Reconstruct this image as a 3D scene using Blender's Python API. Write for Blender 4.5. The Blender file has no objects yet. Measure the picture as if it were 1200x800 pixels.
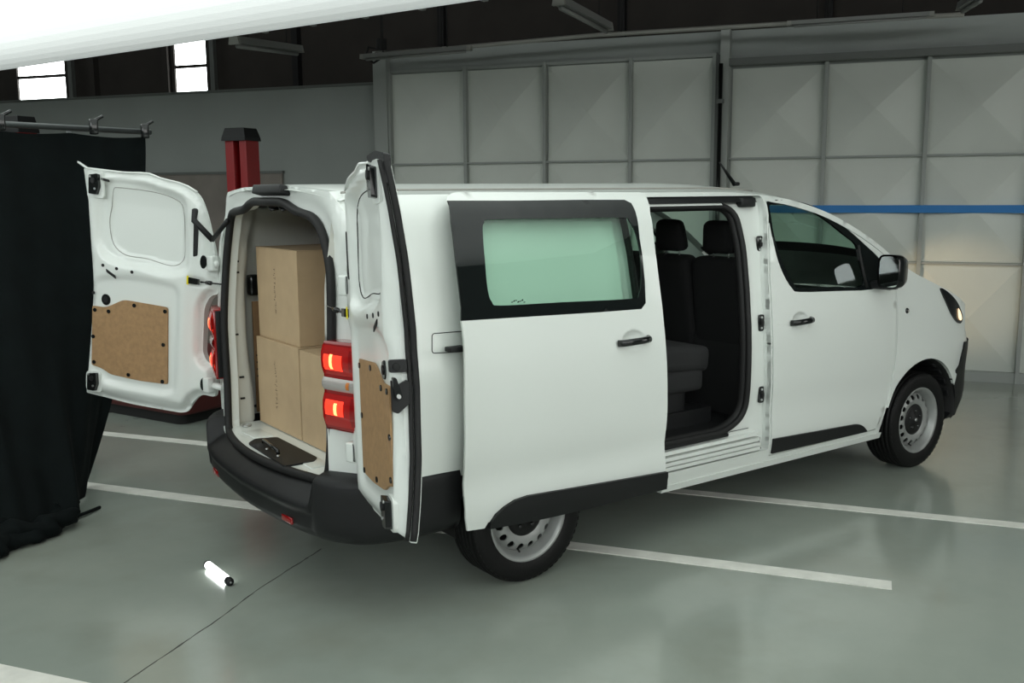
import bpy, bmesh, math, random
import numpy as np
from mathutils import Vector, Matrix
from mathutils.geometry import delaunay_2d_cdt
random.seed(7)
rng = np.random.RandomState(5)
scene = bpy.context.scene
COL = scene.collection

# ------------------------------------------------------------------ camera
F_PX = 1146.714
CAM = np.array([-2.70093, -4.545616, 1.869097])
YAW, PITCH, ROLL = 0.9460868, 0.1527171, -0.0067398
_fw = np.array([math.cos(YAW)*math.cos(PITCH), math.sin(YAW)*math.cos(PITCH), -math.sin(PITCH)])
_r = np.array([math.sin(YAW), -math.cos(YAW), 0.0])
_u = np.cross(_r, _fw)
RT = _r*math.cos(ROLL) + _u*math.sin(ROLL)
UP = -_r*math.sin(ROLL) + _u*math.cos(ROLL)
cam_data = bpy.data.cameras.new('camera')
cam_data.sensor_width = 36.0
cam_data.lens = F_PX/1200*36.0
cam_data.clip_end = 200
cam = bpy.data.objects.new('camera', cam_data)
COL.objects.link(cam)
cam.matrix_world = Matrix(((RT[0], UP[0], -_fw[0], CAM[0]), (RT[1], UP[1], -_fw[1], CAM[1]), (RT[2], UP[2], -_fw[2], CAM[2]), (0, 0, 0, 1)))
scene.camera = cam

# ------------------------------------------------------------------ world / exposure
world = bpy.data.worlds.new('world'); scene.world = world
world.use_nodes = True
world.node_tree.nodes['Background'].inputs[0].default_value = (0.75, 0.85, 0.9, 1)
world.node_tree.nodes['Background'].inputs[1].default_value = 0.3
vs = scene.view_settings
vs.view_transform = 'Standard'; vs.look = 'None'; vs.gamma = 1.0; vs.use_curve_mapping = False
vs.exposure = 0.14
SOFTBOX_STRENGTH = 1.0
WINDOW_STRENGTH = 7.5  # also drives the added fill windows behind the camera
SIDE_FILL_STRENGTH = 2.9  # glow of the fill windows added in the side wall
HEADLAMP_W = 50.0

# ------------------------------------------------------------------ pixel helpers (a pixel gives a direction, the surface gives the distance)
def ray(q): return _fw_dir(q)
def _fw_dir(q): return _fw + (q[0]-600)/F_PX*RT - (q[1]-400)/F_PX*UP
def at_z(q, z): d = ray(q); return CAM + d*((z-CAM[2])/d[2])
def at_x(q, x): d = ray(q); return CAM + d*((x-CAM[0])/d[0])
def at_y(q, y): d = ray(q); return CAM + d*((y-CAM[1])/d[1])

# ------------------------------------------------------------------ materials
def mat(name, col, rough=0.5, metal=0.0, coat=0.0, emit=None, estr=0.0, bump=0.0, bscale=60.0, var=0.0, vscale=3.0, spec=0.5, coords='Object'):
    m = bpy.data.materials.new(name); m.use_nodes = True
    nt = m.node_tree; b = nt.nodes['Principled BSDF']
    b.inputs['Base Color'].default_value = (*col, 1); b.inputs['Roughness'].default_value = rough
    b.inputs['Metallic'].default_value = metal; b.inputs['Coat Weight'].default_value = coat
    b.inputs['Coat Roughness'].default_value = 0.06
    b.inputs['Specular IOR Level'].default_value = spec
    if emit: b.inputs['Emission Color'].default_value = (*emit, 1); b.inputs['Emission Strength'].default_value = estr
    if bump or var:
        tc = nt.nodes.new('ShaderNodeTexCoord')
        if var:
            n = nt.nodes.new('ShaderNodeTexNoise'); n.inputs['Scale'].default_value = vscale; n.inputs['Detail'].default_value = 6
            nt.links.new(tc.outputs[coords], n.inputs['Vector'])
            cr = nt.nodes.new('ShaderNodeValToRGB')
            cr.color_ramp.elements[0].position = 0.3; cr.color_ramp.elements[1].position = 0.7
            cr.color_ramp.elements[0].color = (*[c*(1-var) for c in col], 1); cr.color_ramp.elements[1].color = (*[min(1, c*(1+var)) for c in col], 1)
            nt.links.new(n.outputs['Fac'], cr.inputs[0]); nt.links.new(cr.outputs[0], b.inputs['Base Color'])
        if bump:
            n2 = nt.nodes.new('ShaderNodeTexNoise'); n2.inputs['Scale'].default_value = bscale; n2.inputs['Detail'].default_value = 3
            nt.links.new(tc.outputs[coords], n2.inputs['Vector'])
            bp = nt.nodes.new('ShaderNodeBump'); bp.inputs['Strength'].default_value = bump; bp.inputs['Distance'].default_value = 0.01
            nt.links.new(n2.outputs['Fac'], bp.inputs['Height']); nt.links.new(bp.outputs[0], b.inputs['Normal'])
    return m

def glass_mat(name, tint, gloss=0.1):
    m = bpy.data.materials.new(name); m.use_nodes = True; nt = m.node_tree
    for n in list(nt.nodes): nt.nodes.remove(n)
    out = nt.nodes.new('ShaderNodeOutputMaterial'); mx = nt.nodes.new('ShaderNodeMixShader')
    tr = nt.nodes.new('ShaderNodeBsdfTransparent'); tr.inputs[0].default_value = (*tint, 1)
    gl = nt.nodes.new('ShaderNodeBsdfGlossy'); gl.inputs['Roughness'].default_value = 0.02
    lw = nt.nodes.new('ShaderNodeLayerWeight'); lw.inputs[0].default_value = 0.5
    p = nt.nodes.new('ShaderNodeMath'); p.operation = 'POWER'; p.inputs[1].default_value = 5.0
    a = nt.nodes.new('ShaderNodeMath'); a.operation = 'MULTIPLY_ADD'; a.inputs[1].default_value = 0.9; a.inputs[2].default_value = 0.05
    nt.links.new(lw.outputs['Facing'], p.inputs[0]); nt.links.new(p.outputs[0], a.inputs[0])
    nt.links.new(a.outputs[0], mx.inputs[0]); nt.links.new(tr.outputs[0], mx.inputs[1]); nt.links.new(gl.outputs[0], mx.inputs[2])
    nt.links.new(mx.outputs[0], out.inputs[0])
    return m

M = {}
M['paint'] = mat('white_paint', (0.70, 0.735, 0.70), 0.32, coat=0.5)
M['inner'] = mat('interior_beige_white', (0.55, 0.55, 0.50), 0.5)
M['plastic'] = mat('black_plastic', (0.0065, 0.007, 0.0075), 0.5, spec=0.35, bump=0.12, bscale=400)
M['gloss'] = mat('black_gloss', (0.008, 0.009, 0.009), 0.12)
M['frit'] = mat('black_glass_border', (0.006, 0.008, 0.008), 0.05)
M['rubber'] = mat('rubber', (0.012, 0.012, 0.012), 0.6, spec=0.3)
M['tyre'] = mat('tyre_rubber', (0.0035, 0.0035, 0.0035), 0.55, bump=0.1, bscale=120, spec=0.25)
M['fabric'] = mat('seat_fabric', (0.009, 0.009, 0.0095), 0.9, bump=0.2, bscale=300)
M['fabric2'] = mat('seat_fabric_grey', (0.013, 0.0135, 0.014), 0.9, bump=0.2, bscale=300)
M['steel'] = mat('silver_wheel_paint', (0.30, 0.31, 0.30), 0.38, metal=0.35)
M['metal'] = mat('bare_metal', (0.45, 0.46, 0.45), 0.35, metal=0.9)
M['hub'] = mat('hub_black', (0.006, 0.006, 0.006), 0.5, spec=0.3)
M['glass'] = glass_mat('green_tinted_glass', (0.70, 0.88, 0.785))
M['glass_dark'] = glass_mat('dark_tinted_glass', (0.62, 0.76, 0.70))
M['mirror'] = mat('mirror_glass', (0.6, 0.65, 0.63), 0.03, metal=1.0)
M['red'] = mat('red_lens', (0.25, 0.004, 0.004), 0.12, coat=0.6, emit=(1.0, 0.012, 0.008), estr=0.08)
M['redglow'] = mat('lit_lamp_element', (0.6, 0.03, 0.02), 0.3, emit=(1.0, 0.04, 0.014), estr=1.2)
M['redhot'] = mat('lit_bulb_streak', (0.8, 0.3, 0.1), 0.3, emit=(1.0, 0.30, 0.10), estr=3.0)
M['reddark'] = mat('dark_red_lens', (0.16, 0.004, 0.005), 0.1, coat=0.6, emit=(1, .01, .01), estr=0.05)
M['clearlens'] = mat('clear_lens', (0.42, 0.40, 0.38), 0.15, metal=0.2, coat=0.5)
M['amber'] = mat('amber', (0.5, 0.16, 0.03), 0.2)
M['board'] = mat('brown_hardboard', (0.315, 0.19, 0.088), 0.65, var=0.13, vscale=35, bump=0.1, bscale=90)
M['card'] = mat('cardboard', (0.46, 0.335, 0.20), 0.8, var=0.05, vscale=8, bump=0.06, bscale=40)
M['card2'] = mat('cardboard_dark', (0.36, 0.245, 0.14), 0.8, var=0.05, vscale=8, bump=0.06, bscale=40)
M['ink'] = mat('printed_ink', (0.13, 0.085, 0.05), 0.8)
M['ply'] = mat('plywood_lining', (0.30, 0.17, 0.075), 0.7, var=0.1, vscale=20)
M['bulk'] = mat('grey_bulkhead', (0.29, 0.285, 0.26), 0.6, bump=0.05, bscale=200)
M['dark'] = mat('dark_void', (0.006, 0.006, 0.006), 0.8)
M['cloth'] = mat('black_backdrop_cloth', (0.0022, 0.0042, 0.0043), 0.9, var=0.25, vscale=6, bump=0.25, bscale=25, spec=0.15)
M['polemetal'] = mat('pole_metal', (0.10, 0.11, 0.11), 0.4, metal=0.7)
M['liftred'] = mat('lift_red_paint', (0.22, 0.002, 0.004), 0.4)
M['cartred'] = mat('dark_red_paint', (0.075, 0.005, 0.005), 0.5)
M['wall'] = mat('grey_wall_paint', (0.27, 0.29, 0.275), 0.75, var=0.06, vscale=1.2)
M['sheet'] = mat('white_sheet_metal', (0.60, 0.63, 0.58), 0.55, var=0.05, vscale=1.5)
M['frame'] = mat('gate_frame_paint', (0.30, 0.32, 0.30), 0.55)
M['rail'] = mat('gate_rail_grey', (0.11, 0.12, 0.11), 0.5)
M['beige'] = mat('beige_board', (0.185, 0.165, 0.145), 0.8, var=0.15, vscale=2.5)
M['brown'] = mat('dark_clerestory_wall', (0.028, 0.024, 0.02), 0.9, var=0.2, vscale=2)
M['ceil'] = mat('dark_ceiling', (0.03, 0.026, 0.022), 0.9)
M['blue'] = mat('blue_stripe_paint', (0.003, 0.165, 0.47), 0.5)
M['line'] = mat('white_line_paint', (0.70, 0.70, 0.645), 0.4, var=0.12, vscale=9)
M['yellow'] = mat('yellow_paint', (0.65, 0.42, 0.01), 0.5)
M['joint'] = mat('floor_joint_dark', (0.05, 0.052, 0.045), 0.8)
M['crack'] = mat('coating_crack', (0.20, 0.215, 0.18), 0.4)
M['conduit'] = mat('conduit_grey', (0.26, 0.26, 0.235), 0.5)
M['lampbody'] = mat('fluorescent_body', (0.20, 0.205, 0.195), 0.5)
M['pane'] = mat('daylight_and_fill_pane', (0.8, 0.85, 0.85), 0.5, emit=(0.95, 1.0, 1.0), estr=WINDOW_STRENGTH)  # shared by the two high windows and the added fill windows
M['fillpane'] = mat('fill_pane_side', (0.8, 0.85, 0.85), 0.5, emit=(1.0, 1.0, 0.96), estr=SIDE_FILL_STRENGTH)  # panes of the added side-wall fill windows
M['softlit'] = mat('softbox_lit_fabric', (0.8, 0.8, 0.8), 0.8, emit=(0.93, 1.0, 0.97), estr=SOFTBOX_STRENGTH)
for _k in range(6): M['softmid%d' % _k] = mat('softbox_falloff_fabric_%d' % _k, (0.8, 0.8, 0.8), 0.8, emit=(0.92, 1.0, 0.97), estr=.36+.10*_k)  # stepped glow imitates the light falling off towards the rim
M['softrim'] = mat('softbox_rim_glow', (0.84, 0.87, 0.86), 0.85, emit=(0.9, 1.0, 0.97), estr=.30)  # weak glow gives the rim its dimmed brightness
M['led'] = mat('lit_led_tube', (0.9, 0.9, 0.9), 0.4, emit=(0.96, 1, 0.98), estr=4.5)
M['hlens'] = mat('lit_headlamp', (0.6, 0.5, 0.4), 0.2, emit=(1.0, 0.72, 0.42), estr=1.2)
M['vent'] = mat('vinyl_yellow_tag', (0.75, 0.62, 0.0), 0.5)

def floor_mat():
    m = bpy.data.materials.new('epoxy_floor'); m.use_nodes = True; nt = m.node_tree; b = nt.nodes['Principled BSDF']
    tc = nt.nodes.new('ShaderNodeTexCoord')
    def noise(sc, det, rough=0.6):
        n = nt.nodes.new('ShaderNodeTexNoise'); n.inputs['Scale'].default_value = sc; n.inputs['Detail'].default_value = det
        n.inputs['Roughness'].default_value = rough
        nt.links.new(tc.outputs['Object'], n.inputs['Vector']); return n
    n1 = noise(0.7, 8); n2 = noise(5, 10, 0.7); n3 = noise(1.1, 4, 0.6)
    cr = nt.nodes.new('ShaderNodeValToRGB'); cr.color_ramp.elements[0].position = 0.3; cr.color_ramp.elements[1].position = 0.72
    cr.color_ramp.elements[0].color = (0.248, 0.286, 0.252, 1); cr.color_ramp.elements[1].color = (0.322, 0.354, 0.308, 1)
    nt.links.new(n1.outputs['Fac'], cr.inputs[0])
    cr2 = nt.nodes.new('ShaderNodeValToRGB'); cr2.color_ramp.elements[0].position = 0.50; cr2.color_ramp.elements[1].position = 1.0
    cr2.color_ramp.elements[0].color = (0, 0, 0, 1); cr2.color_ramp.elements[1].color = (.7, .7, .7, 1)
    nt.links.new(n3.outputs['Fac'], cr2.inputs[0])
    mx = nt.nodes.new('ShaderNodeMix'); mx.data_type = 'RGBA'; mx.inputs[0].default_value = 0.0
    nt.links.new(cr2.outputs[0], mx.inputs[0]); nt.links.new(cr.outputs[0], mx.inputs[6]); mx.inputs[7].default_value = (0.17, 0.165, 0.12, 1)
    # scattered dark scuffs
    mp = nt.nodes.new('ShaderNodeMapping'); mp.inputs['Scale'].default_value = (1.6, 20.0, 1.0); mp.inputs['Rotation'].default_value = (0, 0, 0.6)
    nt.links.new(tc.outputs['Object'], mp.inputs[0])
    n4 = nt.nodes.new('ShaderNodeTexNoise'); n4.inputs['Scale'].default_value = 1.3; n4.inputs['Detail'].default_value = 12; n4.inputs['Roughness'].default_value = 0.7
    nt.links.new(mp.outputs[0], n4.inputs['Vector'])
    cr3 = nt.nodes.new('ShaderNodeValToRGB'); cr3.color_ramp.elements[0].position = 0.69; cr3.color_ramp.elements[1].position = 0.78
    cr3.color_ramp.elements[0].color = (0, 0, 0, 1); cr3.color_ramp.elements[1].color = (0.05, 0.05, 0.05, 1)
    nt.links.new(n4.outputs['Fac'], cr3.inputs[0])
    mx2 = nt.nodes.new('ShaderNodeMix'); mx2.data_type = 'RGBA'
    nt.links.new(cr3.outputs[0], mx2.inputs[0]); nt.links.new(mx.outputs[2], mx2.inputs[6]); mx2.inputs[7].default_value = (0.06, 0.06, 0.05, 1)
    nt.links.new(mx2.outputs[2], b.inputs['Base Color'])
    rr = nt.nodes.new('ShaderNodeMapRange'); rr.inputs[3].default_value = 0.16; rr.inputs[4].default_value = 0.30
    nt.links.new(n2.outputs['Fac'], rr.inputs[0]); nt.links.new(rr.outputs[0], b.inputs['Roughness'])
    b.inputs['Coat Weight'].default_value = 0.7; b.inputs['Coat Roughness'].default_value = 0.13
    bp = nt.nodes.new('ShaderNodeBump'); bp.inputs['Strength'].default_value = 0.03; bp.inputs['Distance'].default_value = 0.01
    nt.links.new(n2.outputs['Fac'], bp.inputs['Height']); nt.links.new(bp.outputs[0], b.inputs['Normal'])
    return m
M['floor'] = floor_mat()

# ------------------------------------------------------------------ object helpers
WL = {}
def link(o, parent, wl):
    COL.objects.link(o)
    wl = Vector(wl)
    WL[o.name] = wl
    if parent is not None:
        o.parent = parent; o.location = wl - WL[parent.name]
    else:
        o.location = wl
def obj(name, verts, faces, material, parent=None, smooth=True, flat_faces=None, bevel=None):
    V = np.array([tuple(v) for v in verts], float)
    c = (V.min(0)+V.max(0))/2
    me = bpy.data.meshes.new(name)
    me.from_pydata([tuple(v) for v in V-c], [], [tuple(f) for f in faces]); me.update()
    bm = bmesh.new(); bm.from_mesh(me); bmesh.ops.recalc_face_normals(bm, faces=bm.faces); bm.to_mesh(me); bm.free()
    if smooth: me.polygons.foreach_set('use_smooth', [True]*len(me.polygons))
    me.materials.append(M[material] if isinstance(material, str) else material)
    o = bpy.data.objects.new(name, me)
    link(o, parent, c)
    if bevel:
        b = o.modifiers.new('bevel', 'BEVEL'); b.width = bevel; b.segments = 2; b.limit_method = 'ANGLE'; b.angle_limit = math.radians(40)
    return o
def empty(name, loc, label, cat, group=None):
    o = bpy.data.objects.new(name, None); link(o, None, loc); o.empty_display_size = 0.1
    o['label'] = label; o['category'] = cat
    if group: o['group'] = group
    return o
def part_empty(name, loc, parent):
    o = bpy.data.objects.new(name, None); link(o, parent, loc); o.empty_display_size = 0.05
    return o
def tag(o, label, cat, group=None):
    o['label'] = label; o['category'] = cat
    if group: o['group'] = group
    return o
def struct(o, label, cat='structure'):
    o['kind'] = 'structure'; o['label'] = label; o['category'] = cat
    return o
def clone(o, wl, parent=None):
    c = o.copy(); link(c, parent, wl); return c

def merge(*parts):
    V, Fc = [], []
    for v, f in parts:
        k = len(V); V += [tuple(x) for x in v]; Fc += [tuple(i+k for i in ff) for ff in f]
    return V, Fc

# ------------------------------------------------------------------ 2-D outline tools
def rpoly(pts, r=0.05, seg=5):
    """closed polygon with rounded corners; pts are (x,y) or (x,y,r)"""
    P = [(p[0], p[1]) for p in pts]; R = [p[2] if len(p) > 2 else r for p in pts]
    out = []
    n = len(P)
    for i in range(n):
        a = np.array(P[i-1]); b = np.array(P[i]); c = np.array(P[(i+1) % n])
        d1 = a-b; d2 = c-b; l1 = np.linalg.norm(d1); l2 = np.linalg.norm(d2)
        rr = min(R[i], 0.48*l1, 0.48*l2)
        if rr < 1e-5: out.append(tuple(b)); continue
        p1 = b+d1/l1*rr; p2 = b+d2/l2*rr
        for k in range(seg+1):
            t = k/seg; out.append(tuple((1-t)**2*p1+2*t*(1-t)*b+t*t*p2))
    return out
def spline(pts, n=6, closed=True):
    P = [np.array(p, float) for p in pts]; out = []; N = len(P)
    rngi = range(N) if closed else range(N-1)
    for i in rngi:
        p0 = P[(i-1) % N] if closed or i > 0 else P[0]; p1 = P[i]; p2 = P[(i+1) % N]; p3 = P[(i+2) % N] if closed or i+2 < N else P[-1]
        for k in range(n):
            t = k/n
            out.append(0.5*((2*p1)+(-p0+p2)*t+(2*p0-5*p1+4*p2-p3)*t*t+(-p0+3*p1-3*p2+p3)*t**3))
    if not closed: out.append(P[-1])
    return out
def resample(poly, h, closed=True):
    out = []; n = len(poly)
    for i in range(n if closed else n-1):
        a = np.array(poly[i], float); b = np.array(poly[(i+1) % n], float)
        k = max(1, int(math.ceil(np.linalg.norm(b-a)/h)))
        for j in range(k): out.append(a+(b-a)*j/k)
    if not closed: out.append(np.array(poly[-1], float))
    res = [out[0]]
    for q in out[1:]:
        if np.linalg.norm(q-res[-1]) > 1e-5: res.append(q)
    if closed and np.linalg.norm(res[0]-res[-1]) < 1e-5: res.pop()
    return np.array(res)
def inside(poly, P):
    poly = np.asarray(poly, float); P = np.asarray(P, float); x, y = P[:, 0], P[:, 1]
    c = np.zeros(len(P), bool)
    x1, y1 = poly[-1]
    for x2, y2 in poly:
        cond = ((y1 > y) != (y2 > y))
        with np.errstate(divide='ignore', invalid='ignore'):
            xi = (x2-x1)*(y-y1)/(y2-y1+1e-30)+x1
        c ^= cond & (x < xi)
        x1, y1 = x2, y2
    return c
def sdf(poly, P):
    """signed distance, negative inside"""
    poly = np.asarray(poly, float); P = np.asarray(P, float)
    d = np.full(len(P), 1e9)
    a = poly[-1]
    for b in poly:
        e = b-a; L = e@e
        t = np.clip(((P-a)@e)/(L+1e-20), 0, 1)
        q = P-a-np.outer(t, e); d = np.minimum(d, (q*q).sum(1)); a = b
    d = np.sqrt(d); return np.where(inside(poly, P), -d, d)
def sstep(e0, e1, x):
    t = np.clip((x-e0)/(e1-e0), 0, 1); return t*t*(3-2*t)

def panel(outline, holes, h, front, back=None, extra=None):
    """triangulated sheet bounded by outline minus holes in 2-D, mapped by front(P)->Nx3; back gives thickness. Returns verts, faces"""
    O = resample(outline, h); H = [resample(x, h) for x in holes]
    pts = [O]+H
    loops = []; k = 0
    for L in pts: loops.append(list(range(k, k+len(L)))); k += len(L)
    B = np.concatenate(pts)
    mn, mxx = O.min(0), O.max(0)
    nx = max(2, int((mxx[0]-mn[0])/h)+1); ny = max(2, int((mxx[1]-mn[1])/h)+1)
    gx = np.linspace(mn[0], mxx[0], nx); gy = np.linspace(mn[1], mxx[1], ny)
    G = np.stack(np.meshgrid(gx, gy), -1).reshape(-1, 2)
    if extra is not None: G = np.concatenate([G, np.asarray(extra, float)])
    G = G[sdf(O, G) < -0.35*h]
    for L in H: 
        if len(G): G = G[sdf(L, G) > 0.35*h]
    A = np.concatenate([B, G]) if len(G) else B
    edges = []
    for L in loops: edges += [(L[i], L[(i+1) % len(L)]) for i in range(len(L))]
    r = delaunay_2d_cdt([Vector(p) for p in A], edges, [], 0, 1e-6)
    V2 = np.array([tuple(v) for v in r[0]]); T = np.array(r[2])
    cen = V2[T].mean(1)
    ok = inside(O, cen)
    for L in H: ok &= ~inside(L, cen)
    T = T[ok]
    V3 = front(V2)
    verts = [tuple(v) for v in V3]; faces = [tuple(t) for t in T]
    if back is not None:
        k = len(verts); VB = back(V2)
        verts += [tuple(v) for v in VB]; faces += [tuple(i+k for i in t[::-1]) for t in T]
        cnt = {}
        for t in T:
            for a, b in ((t[0], t[1]), (t[1], t[2]), (t[2], t[0])):
                key = (min(a, b), max(a, b)); cnt[key] = None if key in cnt else (a, b)
        for e in cnt.values():
            if e is None: continue
            a, b = e; n = len(verts)
            verts += [tuple(V3[a]), tuple(V3[b]), tuple(VB[b]), tuple(VB[a])]
            faces.append((n+1, n, n+3, n+2))
    return verts, faces

def tube(path, r, closed=False, seg=8, rfun=None):
    P = [np.array(p, float) for p in path]; n = len(P)
    V, Fc = [], []
    prev = None
    for i in range(n):
        if closed: t = P[(i+1) % n]-P[i-1]
        else: t = P[min(i+1, n-1)]-P[max(i-1, 0)]
        t = t/(np.linalg.norm(t)+1e-12)
        if prev is None:
            ref = np.array([0, 0, 1.0]) if abs(t[2]) < 0.9 else np.array([1.0, 0, 0])
            a = np.cross(t, ref)
        else: a = prev-t*(prev@t)
        a = a/(np.linalg.norm(a)+1e-12); prev = a; b = np.cross(t, a)
        rr = rfun(i/(n-1)) if rfun else r
        for k in range(seg):
            th = 2*math.pi*k/seg; V.append(P[i]+rr*(a*math.cos(th)+b*math.sin(th)))
    m = n if closed else n-1
    for i in range(m):
        for k in range(seg):
            j = (i+1) % n
            Fc.append((i*seg+k, i*seg+(k+1) % seg, j*seg+(k+1) % seg, j*seg+k))
    if not closed:
        Fc.append(tuple(range(seg))[::-1]); Fc.append(tuple((n-1)*seg+k for k in range(seg)))
    return V, Fc
def lathe(profile, centre, axis='y', seg=48, closed=False):
    """profile: list of (a, r) along axis / radius"""
    V, Fc = [], []; n = len(profile)
    for k in range(seg):
        th = 2*math.pi*k/seg
        for a, r in profile:
            c, s = r*math.cos(th), r*math.sin(th)
            if axis == 'y': p = (c, a, s)
            elif axis == 'z': p = (c, s, a)
            else: p = (a, c, s)
            V.append((p[0]+centre[0], p[1]+centre[1], p[2]+centre[2]))
    for k in range(seg):
        j = (k+1) % seg
        for i in range(n if closed else n-1):
            i2 = (i+1) % n
            Fc.append((k*n+i, k*n+i2, j*n+i2, j*n+i))
    return V, Fc
def rbox(c, size, bev=0.01, rz=0.0, seg=2, taper=None, ry=0.0):
    bm = bmesh.new(); bmesh.ops.create_cube(bm, size=1)
    for v in bm.verts:
        k = 1.0
        if taper and v.co.z > 0: k = taper
        v.co = Vector((v.co.x*size[0]*k, v.co.y*size[1]*k, v.co.z*size[2]))
    if bev > 0: bmesh.ops.bevel(bm, geom=list(bm.edges), offset=bev, segments=seg, profile=0.6, affect='EDGES')
    R = Matrix.Rotation(rz, 3, 'Z') @ Matrix.Rotation(ry, 3, 'Y')
    bm.verts.ensure_lookup_table()
    V = [tuple(R @ v.co + Vector(c)) for v in bm.verts]; Fc = [tuple(v.index for v in f.verts) for f in bm.faces]
    bm.free(); return V, Fc
def sheet(a, b, c, d): return [a, b, c, d], [(0, 1, 2, 3)]
def prism(poly, f0, f1, h=0.2):
    return panel(poly, [], h, f0, f1)

# ================================================================== THE HALL
PSI = 2.1588287
WT = np.array([math.cos(PSI), math.sin(PSI), 0]); WN = np.array([-math.sin(PSI), math.cos(PSI), 0])   # along the wall, out of the wall towards the van
W0 = np.array([6.41421, 0.49191, 0.0])
def wp(s, off, z): return W0+WT*s+WN*off+np.array([0, 0, z])
def wall_hit(q, off=0.0):
    d = ray(q); k = ((W0+WN*off-CAM)@WN)/(d@WN); P = CAM+d*k
    return float((P-W0)@WT), float(P[2])
def wbox(s0, s1, o0, o1, z0, z1):
    V = [wp(s, o, z) for s in (s0, s1) for o in (o0, o1) for z in (z0, z1)]
    Fc = [(0, 1, 3, 2), (4, 6, 7, 5), (0, 4, 5, 1), (2, 3, 7, 6), (0, 2, 6, 4), (1, 5, 7, 3)]
    return V, Fc

S0, S1, OFRONT = -6.0, 17.0, 17.0     # extents of the hall in wall coordinates
floor = obj('floor', *sheet(wp(S0, -4, 0), wp(S1, -4, 0), wp(S1, OFRONT, 0), wp(S0, OFRONT, 0)), 'floor', smooth=False)
struct(floor, 'glossy grey-green epoxy floor with scuffs and painted lines', 'floor')

def floor_strip(name, pts, m, z=0.003):
    V = [(p[0], p[1], z) for p in pts]; n = len(V)
    V += [(p[0], p[1], 0.0) for p in pts]
    Fc = [tuple(range(n))]+[(i, i+n, (i+1) % n+n, (i+1) % n) for i in range(n)]
    return obj(name, V, Fc, m, floor, smooth=False)
def line_between(a, b, w):
    a = np.array(a[:2]); b = np.array(b[:2]); t = (b-a)/np.linalg.norm(b-a); n = np.array([-t[1], t[0]])*w/2
    return [a-n, b-n, b+n, a+n]
tdir = WT[:2]
def through(q, s_lo, s_hi, w):
    c = at_z(q, 0)[:2]; return [c+tdir*s_lo-0*c, c+tdir*s_hi], w
e1 = at_z((1045, 686), 0)[:2]
floor_strip('parking_line', line_between(e1, e1+tdir*9.5, 0.105), 'line')
e2 = at_z((1000, 596), 0)[:2]
floor_strip('parking_line', line_between(e2-tdir*4.5, e2+tdir*9.5, 0.095), 'line')
e3 = at_z((40, 799), 0)[:2]
floor_strip('parking_line', line_between(e3-tdir*3.0, e3+tdir*5.0, 0.13), 'line')
jp = [at_z(q, 0)[:2] for q in ((377, 643), (345, 663), (300, 692), (258, 724), (205, 760), (150, 797), (90, 838))]
for i in range(len(jp)-1):
    n_ = 9; seg = []
    for k in range(n_+1):
        c = jp[i]+(jp[i+1]-jp[i])*k/n_
        seg.append(c)
    up = [c+np.array([rng.uniform(-.004, .004), rng.uniform(.0008, .006)]) for c in seg]
    lo = [c-np.array([rng.uniform(-.004, .004), rng.uniform(.0008, .003)]) for c in seg]
    floor_strip('floor_joint', up+lo[::-1], 'joint', 0.0012)

# back wall: header, two gates of creased sheet panels, posts, blue stripe
wall_back = obj('wall_back', *wbox(S0, 6.40, -0.30, -0.05, 0, 3.46), 'wall', smooth=False)
struct(wall_back, 'pale grey wall with folded sheet-metal gates behind the van', 'wall')
wall_left = obj('wall_left', *wbox(6.40, S1, -0.35, -0.06, 0, 3.10), 'wall', smooth=False)
struct(wall_left, 'plain grey wall behind the lift posts and backdrop', 'wall')
obj('wall_cap', *wbox(6.40, S1, -0.36, -0.03, 3.10, 3.13), 'rail', wall_left, smooth=False)

def crease_panel(w, hgt, style, depth=0.055):
    """folded metal panel: shallow pyramid with the X of its folds; style shifts the apex"""
    ax = {0: .5, 1: .5, 2: .5, 3: .5}[style]
    V = [(0, 0, 0), (w, 0, 0), (w, 0, hgt), (0, 0, hgt), (w*ax, depth, hgt*.5)]
    if style == 1: Fc = [(0, 1, 4), (1, 2, 4), (2, 3, 4), (3, 0, 4)]
    else: Fc = [(0, 1, 4), (1, 2, 4), (2, 3, 4), (3, 0, 4)]
    out = []
    for x, y, z in V: out.append(WT*x+WN*y+np.array([0, 0, z]))
    return out, Fc
panel_cache = {}
def add_panel(s, z, w, hgt, depth):
    key = (round(w, 3), round(hgt, 3), round(depth, 3))
    V, Fc = crease_panel(w, hgt, 0, depth)
    P = wp(s, -0.045, z)
    if key in panel_cache:
        o0, c0 = panel_cache[key]
        clone(o0, np.array(WL[wall_back.name])*0+P+c0, wall_back)
    else:
        VV = np.array(V); c0 = (VV.min(0)+VV.max(0))/2
        o = obj('sheet_panel', VV+P, Fc, 'sheet', wall_back, smooth=False)
        panel_cache[key] = (o, c0)
sL = [2.52, 3.39, 4.35, 5.29, 6.24]
rows = [(0.10, 1.14, .05), (1.15, 2.17, .05), (2.19, 3.20, .05)]
for i in range(4):
    for z0, z1, dp in rows:
        add_panel(sL[i]+.012, z0, .92, z1-z0, 0.03 if i == 3 else (0.06 if i == 0 else 0.08))
sR = [2.35-0.93*k for k in range(9)]
for i in range(8):
    for z0, z1, dp in [(0.10, 1.14, .05), (1.15, 2.17, .05), (2.19, 3.08, .05)]:
        add_panel(sR[i+1]+.012, z0, .906, z1-z0, 0.10)
for s in sL: obj('gate_mullion', *wbox(s-.018, s+.018, -0.05, 0.025, 0.0, 3.24), 'frame', wall_back, smooth=False)
for s in sR[1:]: obj('gate_mullion', *wbox(s-.018, s+.018, -0.05, 0.03, 0.0, 3.12), 'frame', wall_back, smooth=False)
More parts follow.
